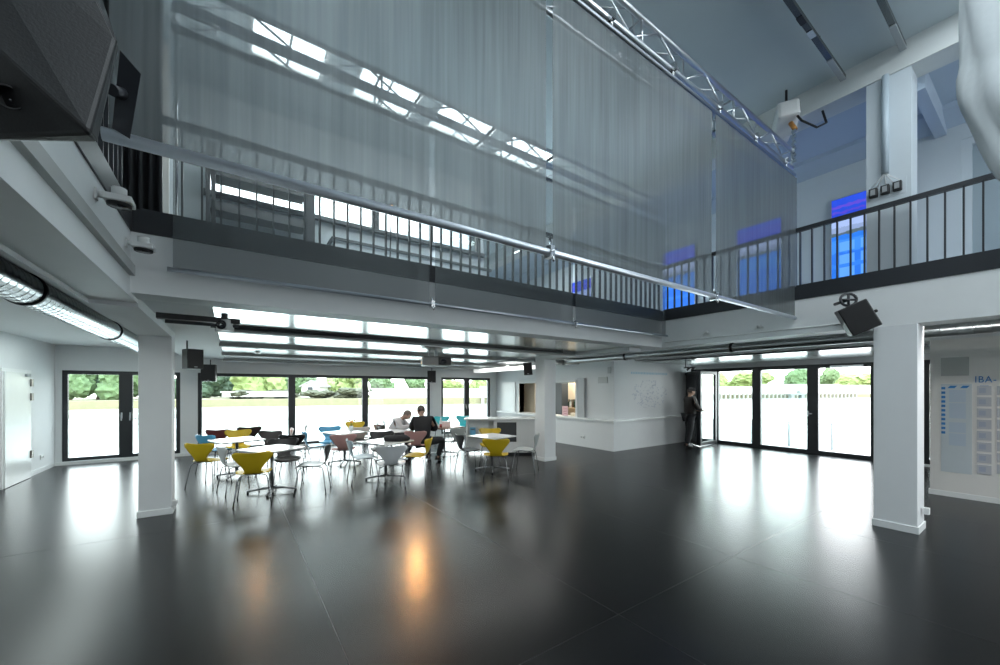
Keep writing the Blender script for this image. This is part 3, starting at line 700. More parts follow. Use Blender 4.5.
pj = thing('projector', 'grey projector hanging from the ceiling in front of the far windows', 'projector', (3.58, 7.55, 2.185))
Mj = frame_M((0, 0, 0), (.95, -.30, 0))
MB().box((-.30, -.20, .0), (.30, .20, .19), 0, Mj).build('body', mat('projector_grey', (.30, .31, .31), .45), pj, .03)
MB().box((.02, -.21, .015), (.28, -.20, .175), 0, Mj).build('front_panel', black_m, pj)
MB().lathe([(.06, 0), (.06, .05), (.05, .06), (.045, .02), (.001, .015)], n=24, M=Mj @ Matrix.Translation((.12, -.20, .08)) @ Matrix.Rotation(PI / 2, 4, 'X')).build('lens', lens_m, pj)
MB().tube((0, 0, .19), (0, 0, .29), .03, 12).build('ceiling_mount', alu, pj)
MB().path([(-.12, .05, .19), (-.16, .05, .24), (-.14, .05, .29)], .006, 6).build('cable', white_m, pj)

# warm halogen lamps: a dot on the gallery railing, two downlights under the ceiling sheets mirrored in the floor
t = thing('halogen_lamp', 'tiny warm halogen lamp on the far gallery railing, seen as a dot through the gauze', 'lamp', (1.60, 4.62, 3.93))
MB().lathe([(.015, -.06), (.02, -.02), (.035, .02), (.036, .03), (.030, .028)], n=16, M=frame_M((0, 0, 0), (1, 0, 0), (-.1, -1, -.9))).build('reflector', chrome, t)
MB().sphere((0, -.012, -.012), .014).build('bulb', mat('warm_bulb', (1, .6, .3), .4, emit=(1.0, .50, .16), estr=25), t)
MB().tube((0, 0, 0), (0, .06, -.78), .008, 6).build('stem', steel_dark, t)
for (x, y, tx_, ty_, pw_, lab) in ((3.50, 8.40, 1.42, 3.34, 165, 'round halogen downlight under the ceiling sheets beside the projector'), (.46, 9.45, .25, 3.2, 26, 'round halogen downlight under the ceiling sheets above the left tables')):
    t = thing('halogen_downlight', lab, 'ceiling lamp', (x, y, 2.44))
    MB().lathe([(.05, .034), (.055, 0), (.052, -.004), (.042, 0), (.038, .02)], n=20).build('trim_ring', chrome, t)
    MB().lathe([(.001, .008), (.036, .008), (.036, .016), (.001, .016)], n=16).build('bulb', MATS['warm_bulb'], t)
    d = bpy.data.lights.new('halogen_light', 'SPOT'); d.energy = pw_; d.color = (1.0, .50, .17); d.spot_size = math.radians(38); d.spot_blend = .6; d.shadow_soft_size = .06
    o = bpy.data.objects.new('halogen_light', d); COL.objects.link(o); o.location = (x, y, 2.41); o.rotation_euler = (Vector((tx_, ty_, 0)) - Vector((x, y, 2.41))).to_track_quat('-Z', 'Y').to_euler()

# small cameras / sensor under the right gallery edge
for i, (px, py, lab) in enumerate(((707, 334, 'left'), (759, 328, 'right'))):
    p = on(px, py, 0, AX1)
    t = thing('cable_clip', 'small white light fitting on the right gallery edge, %s one' % lab, 'fitting', p)
    MB().box((-.03, -.06, -.015), (0, .06, .015)).build('plate', plastic_w, t, .004); MB().lathe([(.03, 0), (.03, .04), (.02, .05)], n=14, M=Matrix.Translation((-.02, 0, 0))).build('dome', plastic_w, t)
wp = MB(); a = on(665, 341, 0, AX1); b = on(870, 313, 0, AX1); wp.tube((AX1 - .008, a.y, 2.56), (AX1 - .008, 1.3, 2.56), .008, 6); tag(wp.build('surface_cable', plastic_w), 'thin white cable running along the right gallery edge', 'cable')

# ------------------------------------------------------------------ white hanging cloth at the top right
cm = MB(); vs = []; fs = []; nu, nv_ = 40, 26
for j in range(nv_ + 1):
    v = j / nv_
    for i in range(nu + 1):
        a = 2 * PI * i / nu
        px_l = 959 + 4 * v + (0 if v < .55 else 62 * ((v - .55) / .45) ** 1.7)
        py = -30 + 232 * v
        wid = .36 * (1 - .55 * max(0, v - .55) / .45)
        p = on(px_l, py, 0, 5.2)
        fold = .034 * abs(math.sin(2.5 * a + 3 * v)) + .020 * abs(math.sin(5 * a + 5 * v + 1)) - .03 + (.018 * math.sin(16 * v + 2 * a) if v > .45 else 0)
        r1 = wid + fold; r2 = .17 + fold
        vs.append((5.2 + r2 * math.sin(a), p.y - wid + r1 * math.cos(a), p.z))
    
for j in range(nv_):
    for i in range(nu):
        q = j * (nu + 1) + i; fs.append((q, q + nu + 1, q + nu + 2, q + 1))
fs.append(tuple(nv_ * (nu + 1) + i for i in range(nu)))
cm.add(vs, fs, 0, True)
o = cm.build('hanging_cloth', mat('white_cotton_cloth', (.80, .86, .88), .8, nscale=20, namt=.03, bump=.15)); tag(o, 'bunched white cloth hanging at the top right corner', 'cloth')

# ------------------------------------------------------------------ kitchen block and bar
KX, KY = 8.62, 6.97
wall_with_holes('wall_kitchen_left', 0, KX, KX + .2, KY, YF, 0, ZC, [(8.40, 11.2, .86, 1.90)], wall_m, 'white wall with the kitchen serving hatch')
wall_with_holes('wall_kitchen_front', 1, KY, KY + .2, KX + .2, XR, 0, ZC, [], wall_m, 'white wall with the blue dotted drawing beside the glass doors')
kr = MB(); kr.box((10.6, 7.2, 0), (10.7, 12.6, ZC)); struct('wall_kitchen_back', kr, tan_m, 'tan wall inside the kitchen', 'wall')
ld = MB(); ld.box((KX - .14, KY - .10, .80), (KX, 12.55, .85)); ld.box((KX, KY - .10, .80), (KX + .30, KY, .85)); ld.box((KX, 8.41, .80), (KX + .3, 11.19, .859)); ld.box((KX + .30, KY - .10, .80), (XR - .05, KY, .85)); struct('trim_8', ld, gloss_white, 'white ledge running along the serving hatch wall and round its corner', 'ledge')
lw = MB(); lw.box((KX - .08, KY - .05, 0), (KX, 12.5, .80)); lw.box((KX, KY - .05, 0), (XR - .06, KY, .80)); struct('trim_9', lw, wall_m, 'white boxed lower wall below the ledge', 'panelling')
hf = MB(); hf.box((KX - .03, 8.33, .85), (KX + .2, 8.40, 1.96)); hf.box((KX - .03, 11.2, .85), (KX + .2, 11.27, 1.96)); hf.box((KX - .03, 8.33, 1.90), (KX + .2, 11.27, 1.97)); struct('trim_10', hf, white_m, 'white frame around the kitchen hatch', 'frame')
tag(MB().box((KX - .10, 7.98, .85), (KX, 8.25, 2.02)).build('folded_shutter', mat('pale_grey_shutter', (.45, .47, .48), .5)), 'pale grey folded shutter beside the serving hatch', 'shutter')
struct('door_6', MB().box((KX - .03, 11.45, .86), (KX, 12.3, 1.95)), gloss_white, 'glossy white cupboard door left of the serving hatch', 'door')
# inside the kitchen
sh = thing('kitchen_shelf', 'wooden back shelf inside the serving hatch', 'shelf', (9.6, 8.4, 0))
MB().box((0, 0, 1.02), (.4, 4.6, 1.05)).build('shelf_board', wood_m, sh); MB().box((0, 0, .0), (.4, 4.6, 1.02)).build('base_cabinet', wood_m, sh); MB().box((.1, .5, 1.34), (.38, 2.0, 1.95)).build('upper_cupboard', mat('cream_cupboard', (.62, .55, .42), .5), sh)
tag(MB().box((9.1, 9.52, 0), (9.4, 9.90, 2.2)).build('fridge', mat('dark_blue_grey', (.03, .04, .05), .4), None, .01), 'dark tall fridge inside the kitchen', 'fridge')
tag(MB().box((8.95, 10.75, 0), (9.05, 11.4, 2.0)).build('cupboard_side', tan_m), 'tan cupboard side at the left of the serving hatch', 'cupboard')
bot_m = [mat('dark_green_glass', (.02, .05, .03), .1), mat('brown_glass', (.08, .03, .01), .1), mat('clear_bottle', (.5, .55, .55), .1)]
bprof = [(.0, 0), (.036, 0), (.038, .02), (.038, .17), (.03, .20), (.014, .23), (.014, .29), (.016, .295), (.016, .31)]
k = 0
bt_lab = ('green glass bottle', 'brown glass bottle', 'clear glass bottle')
for zz, ys in ((1.052, [8.95 + .10 * i for i in range(12)]), (1.053, [11.2 + .17 * i for i in range(9)])):
    for i, y in enumerate(ys):
        nth = ('first', 'second', 'third', 'fourth', 'fifth', 'sixth', 'seventh', 'eighth', 'ninth', 'tenth', 'eleventh', 'twelfth')[i]
        o = MB().lathe(bprof, n=12).build('bottle', bot_m[(k * 7) % 3]); o.location = (9.74 + .03 * (k % 2), y, zz + .001)
        tag(o, '%s, %s from the right in the kitchen %s bottle row' % (bt_lab[(k * 7) % 3], nth, 'main' if y < 10.5 else 'left'), 'bottle', 'bottles in the kitchen'); k += 1
t = thing('menu_stand', 'pink printed card standing in the serving hatch', 'sign', (KX + .08, 8.95, .860))
MB().box((-.005, -.13, 0), (.005, .13, .30)).build('card', mat('pink_card', (.75, .50, .52), .5), t); m_ = MB()
for q in range(4): m_.box((-.007, -.09, .06 + q * .055), (-.005, .05 + .02 * (q % 2), .075 + q * .055))
m_.build('printed_lines', mat('red_print', (.45, .12, .15), .5), t)
tag(MB().box((KX + .05, 8.50, .860), (KX + .15, 8.68, .96)).build('paper_box', mat('cream_card', (.78, .70, .55), .5)), 'small cream box on the hatch ledge, right of the pink card', 'box')
area_light('kitchen_lamp', (9.3, 9.2, 2.4), (9.3, 9.2, 0), .8, 1.6, 70, (1.0, .88, .72))

# bar counter set square to the lens
A = Vector((4.97, 8.72, 0)); B = Vector((6.43, 7.71, 0)); u = (B - A).normalized(); L = (B - A).length
bc = thing('bar_counter', 'white bar counter with a dark screen and leaflet shelf beside the middle column', 'counter', A, math.atan2(u.y, u.x))
MB().box((-.05, -.03, .90), (L + .05, .62, .945)).build('countertop', gloss_white, bc, .006)
MB().box((.72, .04, .06), (L, .58, .90)).build('cabinet', white_m, bc, .004)
MB().box((.74, .08, 0), (L - .02, .54, .06)).build('kick_plate', steel_dark, bc)
MB().box((0, .04, .0), (.03, .58, .90)).build('side_panel', white_m, bc)
MB().box((.03, .30, .06), (.72, .34, .9)).build('back_panel', white_m, bc)
MB().box((.03, .06, .48), (.72, .30, .50)).build('leaflet_shelf', white_m, bc)
s_ = MB().box((.80, .028, .34), (1.30, .04, .84)).build('screen', mat('dark_screen', (.035, .038, .042), .35), bc)
MB().box((.815, .024, .355), (1.285, .028, .825)).build('screen_face', mat('grey_screen_face', (.06, .065, .07), .3), s_)
Mc = Matrix.Translation(A) @ Matrix.Rotation(math.atan2(u.y, u.x), 4, 'Z')
for i, (x, w, c_, lab) in enumerate(((.10, .14, (.15, .42, .62), 'blue leaflet in the bar leaflet shelf'), (.30, .13, (.75, .74, .66), 'cream leaflet in the bar leaflet shelf, left one'), (.46, .13, (.72, .72, .60), 'cream leaflet in the bar leaflet shelf, right one'))):
    m_ = MB(); m_.box((x, .10, .505), (x + w, .112, .70), 0, Mc @ Matrix.Translation((0, .02, 0)))
    o = m_.build('leaflet', mat('leaflet_print_%d' % i, c_, .5)); tag(o, lab, 'leaflet', 'leaflets on the bar')
    MB().box((x + .02, .118, .63), (x + w - .02, .1195, .66), 0, Mc).build('printed_band', mat('leaflet_ink', (.12, .14, .18), .5), o)

# wall drawing of blue dots and its line of lettering (too small to read in the photograph)
dr = thing('wall_drawing', 'faint blue dotted drawing on the white wall beside the doors', 'wall drawing', (10.3, KY - .001, 1.5))
blue_dot = mat('blue_grey_ink', (.55, .59, .66), .6); random.seed(11)
dm = MB()
for k in range(170):
    a = random.uniform(0, 2 * PI); r_ = math.sqrt(random.random()); x = .85 * r_ * math.cos(a) - .05; z = .42 * r_ * math.sin(a) + .05
    s0 = random.uniform(.008, .02); dm.box((x - s0, -.003, z - s0), (x + s0, 0, z + s0))
dm.build('dots', blue_dot, dr)
dm = MB()
for k in range(16):
    x = -.25 + k * .07; dm.add([(x, -.002, -.72), (x + .006, -.002, -.72), (x + .42, -.002, -.22), (x + .414, -.002, -.22)], [(0, 1, 2, 3)])
dm.build('hatching', mat('grey_ink', (.60, .62, .63), .6), dr)
dm = MB()
x = -.95
for k in range(24):
    w = random.choice((.04, .05, .06)); dm.box((x, -.003, .63), (x + w, 0, .69)); x += w + .026
dm.build('caption', mat('blue_ink', (.42, .60, .70), .6), dr)
# wall sockets, small boxes
for (loc, rz, lab) in (((XL + .001, 11.95, .30), PI / 2, 'white double socket low on the left wall'), ((KX - .08, 8.05, .28), -PI / 2, 'white socket on the boxed wall below the hatch'),):
    t = thing('wall_socket', lab, 'socket', loc, rz)
    MB().box((-.08, -.015, -.045), (.08, 0, .045)).build('plate', plastic_w, t, .004)
    for xx in (-.038, .038): MB().lathe([(.022, 0), (.022, .003), (.018, .002)], n=14, M=Matrix.Translation((xx, -.015, 0)) @ Matrix.Rotation(PI / 2, 4, 'X')).build('outlet', grey_m, t)
for (x, y, z, lab) in ((6.80, .925, .25, 'white outlet box sticking out of the right column'), (-.645, 6.98, .13, 'small white outlet box at the foot of the left column')):
    t = thing('outlet_box', lab, 'socket', (x, y, z)); t.scale = (.7, .7, .7); MB().box((-.05, -.05, -.055), (.05, .02, .055)).build('housing', plastic_w, t, .005); MB().lathe([(.02, 0), (.02, .015), (.001, .016)], n=12, M=Matrix.Translation((.05, -.015, 0)) @ Matrix.Rotation(PI / 2, 4, 'Y')).build('outlet', grey_m, t)
tag(MB().box((6.50, 7.30, 0.001), (6.72, 7.52, .03)).build('floor_box', steel_dark, None, .004), 'dark floor box beside the foot of the middle column', 'floor box')
for (y, z, lab, w) in ((7.12, 2.22, 'small white sensor high on the hatch wall near its corner', .05), (7.35, 1.95, 'pale grey notice panel on the hatch wall', .16)):
    tag(MB().box((KX - .03, y - w, z - .09), (KX, y + w, z + .09)).build('wall_sensor' if w < .1 else 'notice_panel', mat('light_grey', (.52, .54, .54), .5)), lab, 'wall unit')
t = thing('security_camera', 'two small dark spotlights under the ceiling before the dotted wall', 'spotlight', on(692, 368, 0, 11.2))
for dx in (-.07, .07): MB().tube((0, dx, 0), (-.10, dx + .02, -.06), .03, 10).build('lamp_head', black_m, t)
MB().box((-.01, -.1, .0), (.03, .25, .03)).tube((.01, .2, .03), (.01, .2, 2.5 - t.location.z), .01, 8).build('rail', black_m, t)

# ------------------------------------------------------------------ information wall at the right
PXX = 9.35
pw = thing('information_wall', 'white information partition with blue lettering at the far right', 'partition', (PXX, 1.22, 0))
MB().box((0, -3.6, .08), (.15, 0, 2.49)).build('panel', mat('warm_white_board', (.74, .73, .71), .6), pw)
MB().box((-.015, -3.6, 0), (.165, .015, .08)).build('plinth', white_m, pw)
def pq(px, py): p = on(px, py, 0, PXX); return p.y - 1.22, p.z
def plate(name, x0, y0, x1, y1, d, m, parent=pw, off=0.0):
    a = pq(x0, y0); b = pq(x1, y1); zt = (pq(x0, y0)[1]); zb = pq(x0, y1)[1]
    return MB().box((-off - d, a[0], zb), (-off, b[0], zt)).build(name, m, parent)
glass_pl = mat('grey_glass_plate', (.40, .42, .41), .15)
plate('glass_plate', 941, 358, 969, 376, .012, glass_pl)
brd = plate('info_board', 941, 384, 972, 471, .010, mat('pale_blue_board', (.54, .60, .64), .3))
blue = mat('sign_blue', (.03, .20, .50), .4)
for k in range(11): plate('stripe', 941.5, 387 + k * 4.4, 945.5, 389.4 + k * 4.4, .003, blue, off=.010)
for k, x in enumerate((947.5, 960)): 
    a = pq(x, 386.3); b = pq(x + 10, 382.6)
    m_ = MB(); m_.prism([(a[0], a[1] - .03), (b[0] + .03, a[1] - .03), (b[0], a[1] + .01), (a[0] - .03, a[1] + .01)], 0, -.013, -.010); m_.build('stripe', blue, pw)
m_ = MB(); a = pq(977, 386.3); b = pq(989, 382.6); m_.prism([(a[0], a[1] - .03), (b[0] + .03, a[1] - .03), (b[0], a[1] + .01), (a[0] - .03, a[1] + .01)], 0, -.013, -.0); m_.build('stripe', blue, pw)
tx = mat('pale_blue_text_block', (.46, .55, .65), .5)
for y0, y1 in ((390, 402), (403, 418), (422, 432), (433, 445)): plate('text_block', 949, y0, 966, y1, .002, tx, off=.010)
card_m = mat('clear_card_holder', (.50, .52, .56), .12)
for k in range(8):
    y0 = 386 + k * 11.2
    plate('card_holder', 977, y0, 991.5, y0 + 9, .015, card_m)
    plate('card_print', 979, y0 + 2, 986, y0 + 7, .002, mat('card_ink', (.36, .40, .50), .4), off=.015)
    plate('card_holder', 997, y0, 1012, y0 + 9, .015, card_m)
tcu = bpy.data.curves.new('lettering', 'FONT'); tcu.body = 'IBA-'; tcu.size = .14; tcu.extrude = .004; tcu.space_character = 1.12
to = bpy.data.objects.new('lettering', tcu); COL.objects.link(to); to.data.materials.append(blue)
y_, z_ = pq(974.5, 384); to.parent = pw
to.matrix_local = Matrix(((0, 0, -1, -.006), (-.76, 0, 0, y_), (0, 1, 0, pq(975, 376)[1] - .10), (0, 0, 0, 1)))

# ------------------------------------------------------------------ chairs and tables
def catmull(P, n):
    out = []
    Q = [P[0]] + list(P) + [P[-1]]
    for i in range(1, len(Q) - 2):
        for k in range(n):
            t = k / n; a, b, c_, d = Q[i - 1], Q[i], Q[i + 1], Q[i + 2]
            out.append(tuple(.5 * ((2 * b[j]) + (-a[j] + c_[j]) * t + (2 * a[j] - 5 * b[j] + 4 * c_[j] - d[j]) * t * t + (-a[j] + 3 * b[j] - 3 * c_[j] + d[j]) * t ** 3) for j in range(len(b))))
    out.append(tuple(P[-1])); return out
def chair_shell():
    # x forward, z up, half width, edge curl
    prof = [(.235, .415, .13, 0), (.215, .440, .195, .0), (.12, .452, .228, .01), (0, .446, .235, .014), (-.10, .440, .205, .012), (-.165, .452, .135, .006), (-.205, .500, .105, .004), (-.232, .565, .135, .012), (-.255, .640, .195, .03), (-.275, .715, .250, .05), (-.287, .765, .250, .055), (-.292, .790, .205, .05)]
    rows = catmull(prof, 3); nu = 12; vs = []; fs = []
    for j, (x, z, w, e) in enumerate(rows):
        back = max(0, min(1, (z - .47) / .1)) if x < -.1 else 0
        for i in range(nu + 1):
            t = -1 + 2 * i / nu
            dip = -.022 * (1 - abs(t)) ** 1.2 * max(0, (z - .74) / .05) if x < -.2 else 0
            vs.append((x + e * t * t * back, w * t, z + (1 - back) * e * t * t + dip))
    n = len(rows)
    for j in range(n - 1):
        for i in range(nu): a = j * (nu + 1) + i; fs.append((a, a + nu + 1, a + nu + 2, a + 1))
    me = bpy.data.meshes.new('shell'); me.from_pydata(vs, [], fs); bm = bmesh.new(); bm.from_mesh(me)
    bmesh.ops.recalc_face_normals(bm, faces=bm.faces); bmesh.ops.solidify(bm, geom=list(bm.faces), thickness=.011)
    for f_ in bm.faces: f_.smooth = True
    bm.to_mesh(me); bm.free(); me.materials.append(None); return me
shell_me = chair_shell()
leg_c = mat('chair_chrome', (.22, .23, .24), .22, 1.0)
def leg_mb(sx_, sy_):
    pts = catmull([(sx_ * .03, sy_ * .03, .425), (sx_ * .12, sy_ * .12, .428), (sx_ * .165, sy_ * .165, .415), (sx_ * .19, sy_ * .19, .34), (sx_ * .235, sy_ * .235, .012)], 3)
    return MB().path(pts, .0075, 7)
leg_mes = {}
for q in ((1, 1), (1, -1), (-1, 1), (-1, -1)):
    m_ = leg_mb(*q); me = m_.mesh('leg'); me.materials.append(leg_c); g = MB().tube((q[0] * .235, q[1] * .235, 0), (q[0] * .235, q[1] * .235, .016), .011, 8).mesh('foot_cap'); g.materials.append(rubber); leg_mes[q] = (me, g)
hub_me = MB().lathe([(.001, .0), (.06, 0), (.065, .012), (.02, .016)], (0, 0, .420), 16).mesh('leg_hub'); hub_me.materials.append(black_m)
CM = {k_: mat('lacquer_' + k_, c_, .35) for k_, c_ in dict(yellow=(.60, .42, .015), blue=(.10, .38, .62), burgundy=(.16, .045, .05), darkbrown=(.035, .022, .022), white=(.72, .74, .75), pink=(.52, .30, .28), black=(.012, .012, .013), grey=(.42, .46, .45), paleblue=(.50, .62, .70), turquoise=(.05, .50, .56), cream=(.70, .64, .58)).items()}
def make_chair(col, loc, deg, lab):
    t = thing('dining_chair', lab, 'chair', (*loc, 0), math.radians(deg), 'shell chairs round the tables')
    s_ = bpy.data.objects.new('seat_shell', shell_me); COL.objects.link(s_); s_.parent = t
    s_.material_slots[0].link = 'OBJECT'; s_.material_slots[0].material = CM[col]
    hb = bpy.data.objects.new('leg_hub', hub_me); COL.objects.link(hb); hb.parent = t
    for q, (me, g) in leg_mes.items():
        l_ = bpy.data.objects.new('leg', me); COL.objects.link(l_); l_.parent = t
        f_ = bpy.data.objects.new('foot_cap', g); COL.objects.link(f_); f_.parent = l_
    return t
CHAIRS = [
 ('yellow', -.31, 8.52, 56, 'yellow shell chair at the far left of the seating group, turned sideways'),
 ('yellow', .29, 6.93, 83, 'yellow shell chair nearest the camera with its back to us, at the left table'),
 ('blue', -.25, 9.90, 42, 'bright blue shell chair behind the leftmost yellow chair'),
 ('burgundy', -.16, 11.10, 71, 'dark red shell chair under the left window, behind the blue chair'),
 ('yellow', .14, 10.28, -90, 'yellow shell chair behind the leftmost table, only its back top showing'),
 ('darkbrown', .38, 11.45, 88, 'dark brown shell chair close to the window, behind the leftmost table'),
 ('darkbrown', .60, 9.65, -120, 'dark brown shell chair at the right corner of the leftmost table'),
 ('white', .10, 7.75, 15, 'white shell chair seen edge on between the two left tables'),
 ('pink', .92, 10.2, 175, 'pale pink shell chair seen edge on in front of the first window mullion'),
 ('black', .82, 7.98, -86, 'black shell chair on the far side of the near left table'),
 ('black', 1.12, 9.05, 63, 'black shell chair partly hidden behind another black chair'),
 ('black', 1.12, 7.05, 160, 'dark shell chair seen side on at the right of the near left table'),
 ('grey', 1.35, 11.1, 172, 'grey shell chair seen edge on near the window, left of the flowers'),
 ('blue', 1.55, 9.35, 1, 'bright blue shell chair seen edge on at the left of the flower table'),
 ('blue', 1.95, 9.98, -101, 'bright blue shell chair facing us behind the pink chair'),
 ('pink', 1.92, 8.50, 78, 'dusty pink shell chair with its back to us, left of the pale blue chair'),
 ('yellow', 2.80, 11.0, -104, 'yellow shell chair by the far window with only its top showing'),
 ('cream', 2.62, 9.92, 76, 'cream shell chair in front of the far yellow chair'),
 ('grey', 2.95, 10.36, 164, 'grey shell chair seen edge on left of the black chair'),
 ('black', 2.62, 8.15, -107, 'black shell chair facing us at the table with the white chair'),
 ('paleblue', 2.00, 7.32, -4, 'pale blue shell chair seen side on left of the near white chair'),
 ('white', 2.22, 6.42, 71, 'white shell chair with its back to us, nearest in the middle'),
 ('yellow', 2.88, 6.92, 141, 'yellow shell chair seen side on in front of the two seated people'),
 ('pink', 3.46, 8.22, 52, 'pink shell chair carrying the person in black'),
 ('grey', 3.85, 11.0, -18, 'grey shell chair by the window behind the person in the grey shirt'),
 ('burgundy', 3.38, 10.18, 11, 'dark red shell chair left of the person in the grey shirt'),
 ('turquoise', 5.7, 11.6, -117, 'turquoise shell chair at the far window, left one'),
 ('turquoise', 6.35, 11.5, -139, 'turquoise shell chair at the far window, right one'),
 ('grey', 4.40, 8.38, 100, 'pale grey shell chair beside the table with the boxes'),
 ('black', 4.04, 6.93, -8, 'black shell chair seen side on at the left of the right table'),
 ('yellow', 4.15, 6.13, 56, 'yellow shell chair with its back to us at the right table'),
 ('yellow', 4.85, 7.40, -123, 'yellow shell chair facing us across the right table'),
 ('grey', 5.0, 6.3, 131, 'pale grey shell chair seen side on at the right of the right table'),
]
for c_, x, y, a_, lab in CHAIRS: make_chair(c_, (x, y), a_, lab)

top_m = mat('white_table_laminate', (.78, .80, .80), .18); edge_m = mat('dark_table_edge', (.05, .05, .05), .5); tb_m = mat('table_steel', (.30, .31, .32), .3, .9)
dark_top = mat('brown_table_laminate', (.22, .13, .09), .3)
def table(loc, deg, lab, size=.72, top=None):
    t = thing('cafe_table', lab, 'table', (*loc, 0), math.radians(deg), 'pedestal tables')
    h_ = size / 2
    o = MB().box((-h_, -h_, .70), (h_, h_, .725)).build('tabletop', top or top_m, t, .004)
    MB().box((-h_ + .01, -h_ + .01, .693), (h_ - .01, h_ - .01, .70)).build('underside', edge_m, o)
    MB().tube((0, 0, .06), (0, 0, .69), .026, 14).build('column', tb_m, t)
    MB().box((-.14, -.14, .683), (.14, .14, .693)).build('top_plate', tb_m, t)
    for k in range(4):
        a = PI / 4 + k * PI / 2; d = Vector((math.cos(a), math.sin(a), 0))
        ft = MB().path([d * .02 + Vector((0, 0, .075)), d * .18 + Vector((0, 0, .062)), d * .36 + Vector((0, 0, .035))], .016, 8, [.022, .018, .014]).build('foot', tb_m, t)
        MB().tube(d * .345, d * .345 + Vector((0, 0, .03)), .016, 10).build('glide', rubber, ft)
    return t
table((.10, 9.10), 18, 'white square table at the far left of the seating group', .74)
table((.56, 7.42), 30, 'white square table before the nearest yellow chair', .72)
table((2.13, 9.30), 20, 'square table with the flower glass behind the pink chair', .72)
table((2.40, 7.25), 25, 'white square table behind the nearest white chair', .74)
table((4.50, 6.78), 12, 'white square table between the two yellow chairs at the right', .72)
TB = (4.55, 9.10)
table(TB, 15, 'brown topped table carrying the small boxes by the window', .70, dark_top)
TM = (3.10, 8.95)
table(TM, 20, 'table where the two people sit', .74)

# things on the tables
fl = thing('flower_glass', 'glass of yellow and orange flowers on the table behind the pink chair', 'flowers', (2.30, 9.38, .726))
MB().lathe([(.001, 0), (.035, 0), (.045, .12), (.042, .12), (.033, .01), (.001, .01)], n=16).build('glass', mat('pale_glass', (.6, .65, .65), .1), fl)
random.seed(4)
st_ = MB(); hd = []
for k in range(9):
    a = random.uniform(0, 6.3); r_ = random.uniform(.02, .09); p = (r_ * math.cos(a), r_ * math.sin(a), random.uniform(.18, .27)); st_.tube((0, 0, .02), p, .003, 5); hd.append(p)
st_.build('stems', mat('stem_green', (.10, .22, .05), .6), fl)
for k, p in enumerate(hd): MB().sphere(p, (.024, .024, .018), 10, 6).build('flower_head', mat('orange_petal', (.75, .25, .02), .6) if k % 3 == 0 else mat('yellow_petal', (.75, .55, .02), .6), fl)
bg_ = MB(); rows = []
vs = []; fs = []; nu = 20
for j, (w, d, z) in enumerate(((.22, .12, 0), (.25, .14, .03), (.24, .13, .10), (.20, .10, .14), (.10, .05, .155))):
    for i in range(nu): a = 2 * PI * i / nu; k = 1 + .06 * math.sin(3 * a + j); vs.append((w * k * math.cos(a), d * k * math.sin(a), z + .01 * math.sin(4 * a + 2 * j)* (1 if j else 0)))
for j in range(4):
    for i in range(nu): fs.append((j * nu + i, j * nu + (i + 1) % nu, (j + 1) * nu + (i + 1) % nu, (j + 1) * nu + i))
fs.append(tuple(reversed(range(nu)))); fs.append(tuple(4 * nu + i for i in range(nu)))
bg_.add(vs, fs, 0, True)
bgt = thing('black_bag', 'soft black bag lying on the table behind the nearest white chair', 'bag', (2.56, 7.12, .726), -.55); bgt.scale = (1, 1, .72)
bg_.build('body', mat('black_fabric', (.012, .012, .014), .8), bgt)
MB().path([(-.12, 0, .13), (-.08, .02, .20), (.06, .02, .20), (.10, 0, .13)], .010, 8).build('handle', black_m, bgt)
bx = thing('cardboard_box', 'pale pink box standing on the brown table', 'box', (4.60, 9.14, .726), -.5)
MB().box((-.13, -.09, 0), (.13, .09, .13)).build('carton', mat('pale_pink_card', (.72, .58, .56), .6), bx, .003); MB().box((-.135, -.095, .11), (.135, .095, .135)).build('lid', mat('white_card', (.75, .73, .72), .6), bx)
o = thing('water_bottle', 'clear water bottle on the brown table, left of the box', 'bottle', (4.42, 9.05, .726)); MB().lathe([(.001, 0), (.03, 0), (.032, .03), (.032, .14), (.014, .19), (.013, .22)], n=14).build('body', bot_m[2], o); MB().lathe([(.015, .215), (.015, .24), (.001, .242)], n=12).build('cap', white_m, o)
tag(MB().lathe([(.001, 0), (.03, 0), (.036, .09), (.033, .09), (.028, .006), (.001, .006)], n=14).build('drinking_glass', mat('red_glass', (.30, .06, .05), .15)), 'small red glass on the brown table', 'glass')
bpy.data.objects['drinking_glass'].location = (4.36, 8.93, .7255)

# ------------------------------------------------------------------ people
def skin(name, verts, edges, radii, root, m, parent=None, sub=2):
    me = bpy.data.meshes.new(name); me.from_pydata([tuple(v) for v in verts], edges, [])
    o = bpy.data.objects.new(name, me); COL.objects.link(o)
    sk = o.modifiers.new('skin', 'SKIN'); sk.use_smooth_shade = True
    for i, r_ in enumerate(radii):
        rr = r_ if hasattr(r_, '__len__') else (r_, r_); me.skin_vertices[0].data[i].radius = rr; me.skin_vertices[0].data[i].use_root = (i == root)
    ss = o.modifiers.new('sub', 'SUBSURF'); ss.levels = sub; ss.render_levels = sub
    dg = bpy.context.evaluated_depsgraph_get(); nm = bpy.data.meshes.new_from_object(o.evaluated_get(dg)); nm.name = name
    bpy.data.objects.remove(o); nm.materials.clear(); nm.materials.append(m)
    for p in nm.polygons: p.use_smooth = True
    q = bpy.data.objects.new(name, nm); COL.objects.link(q)
    if parent is not None: q.parent = parent
    return q
skin_m = mat('skin', (.42, .26, .19), .55)
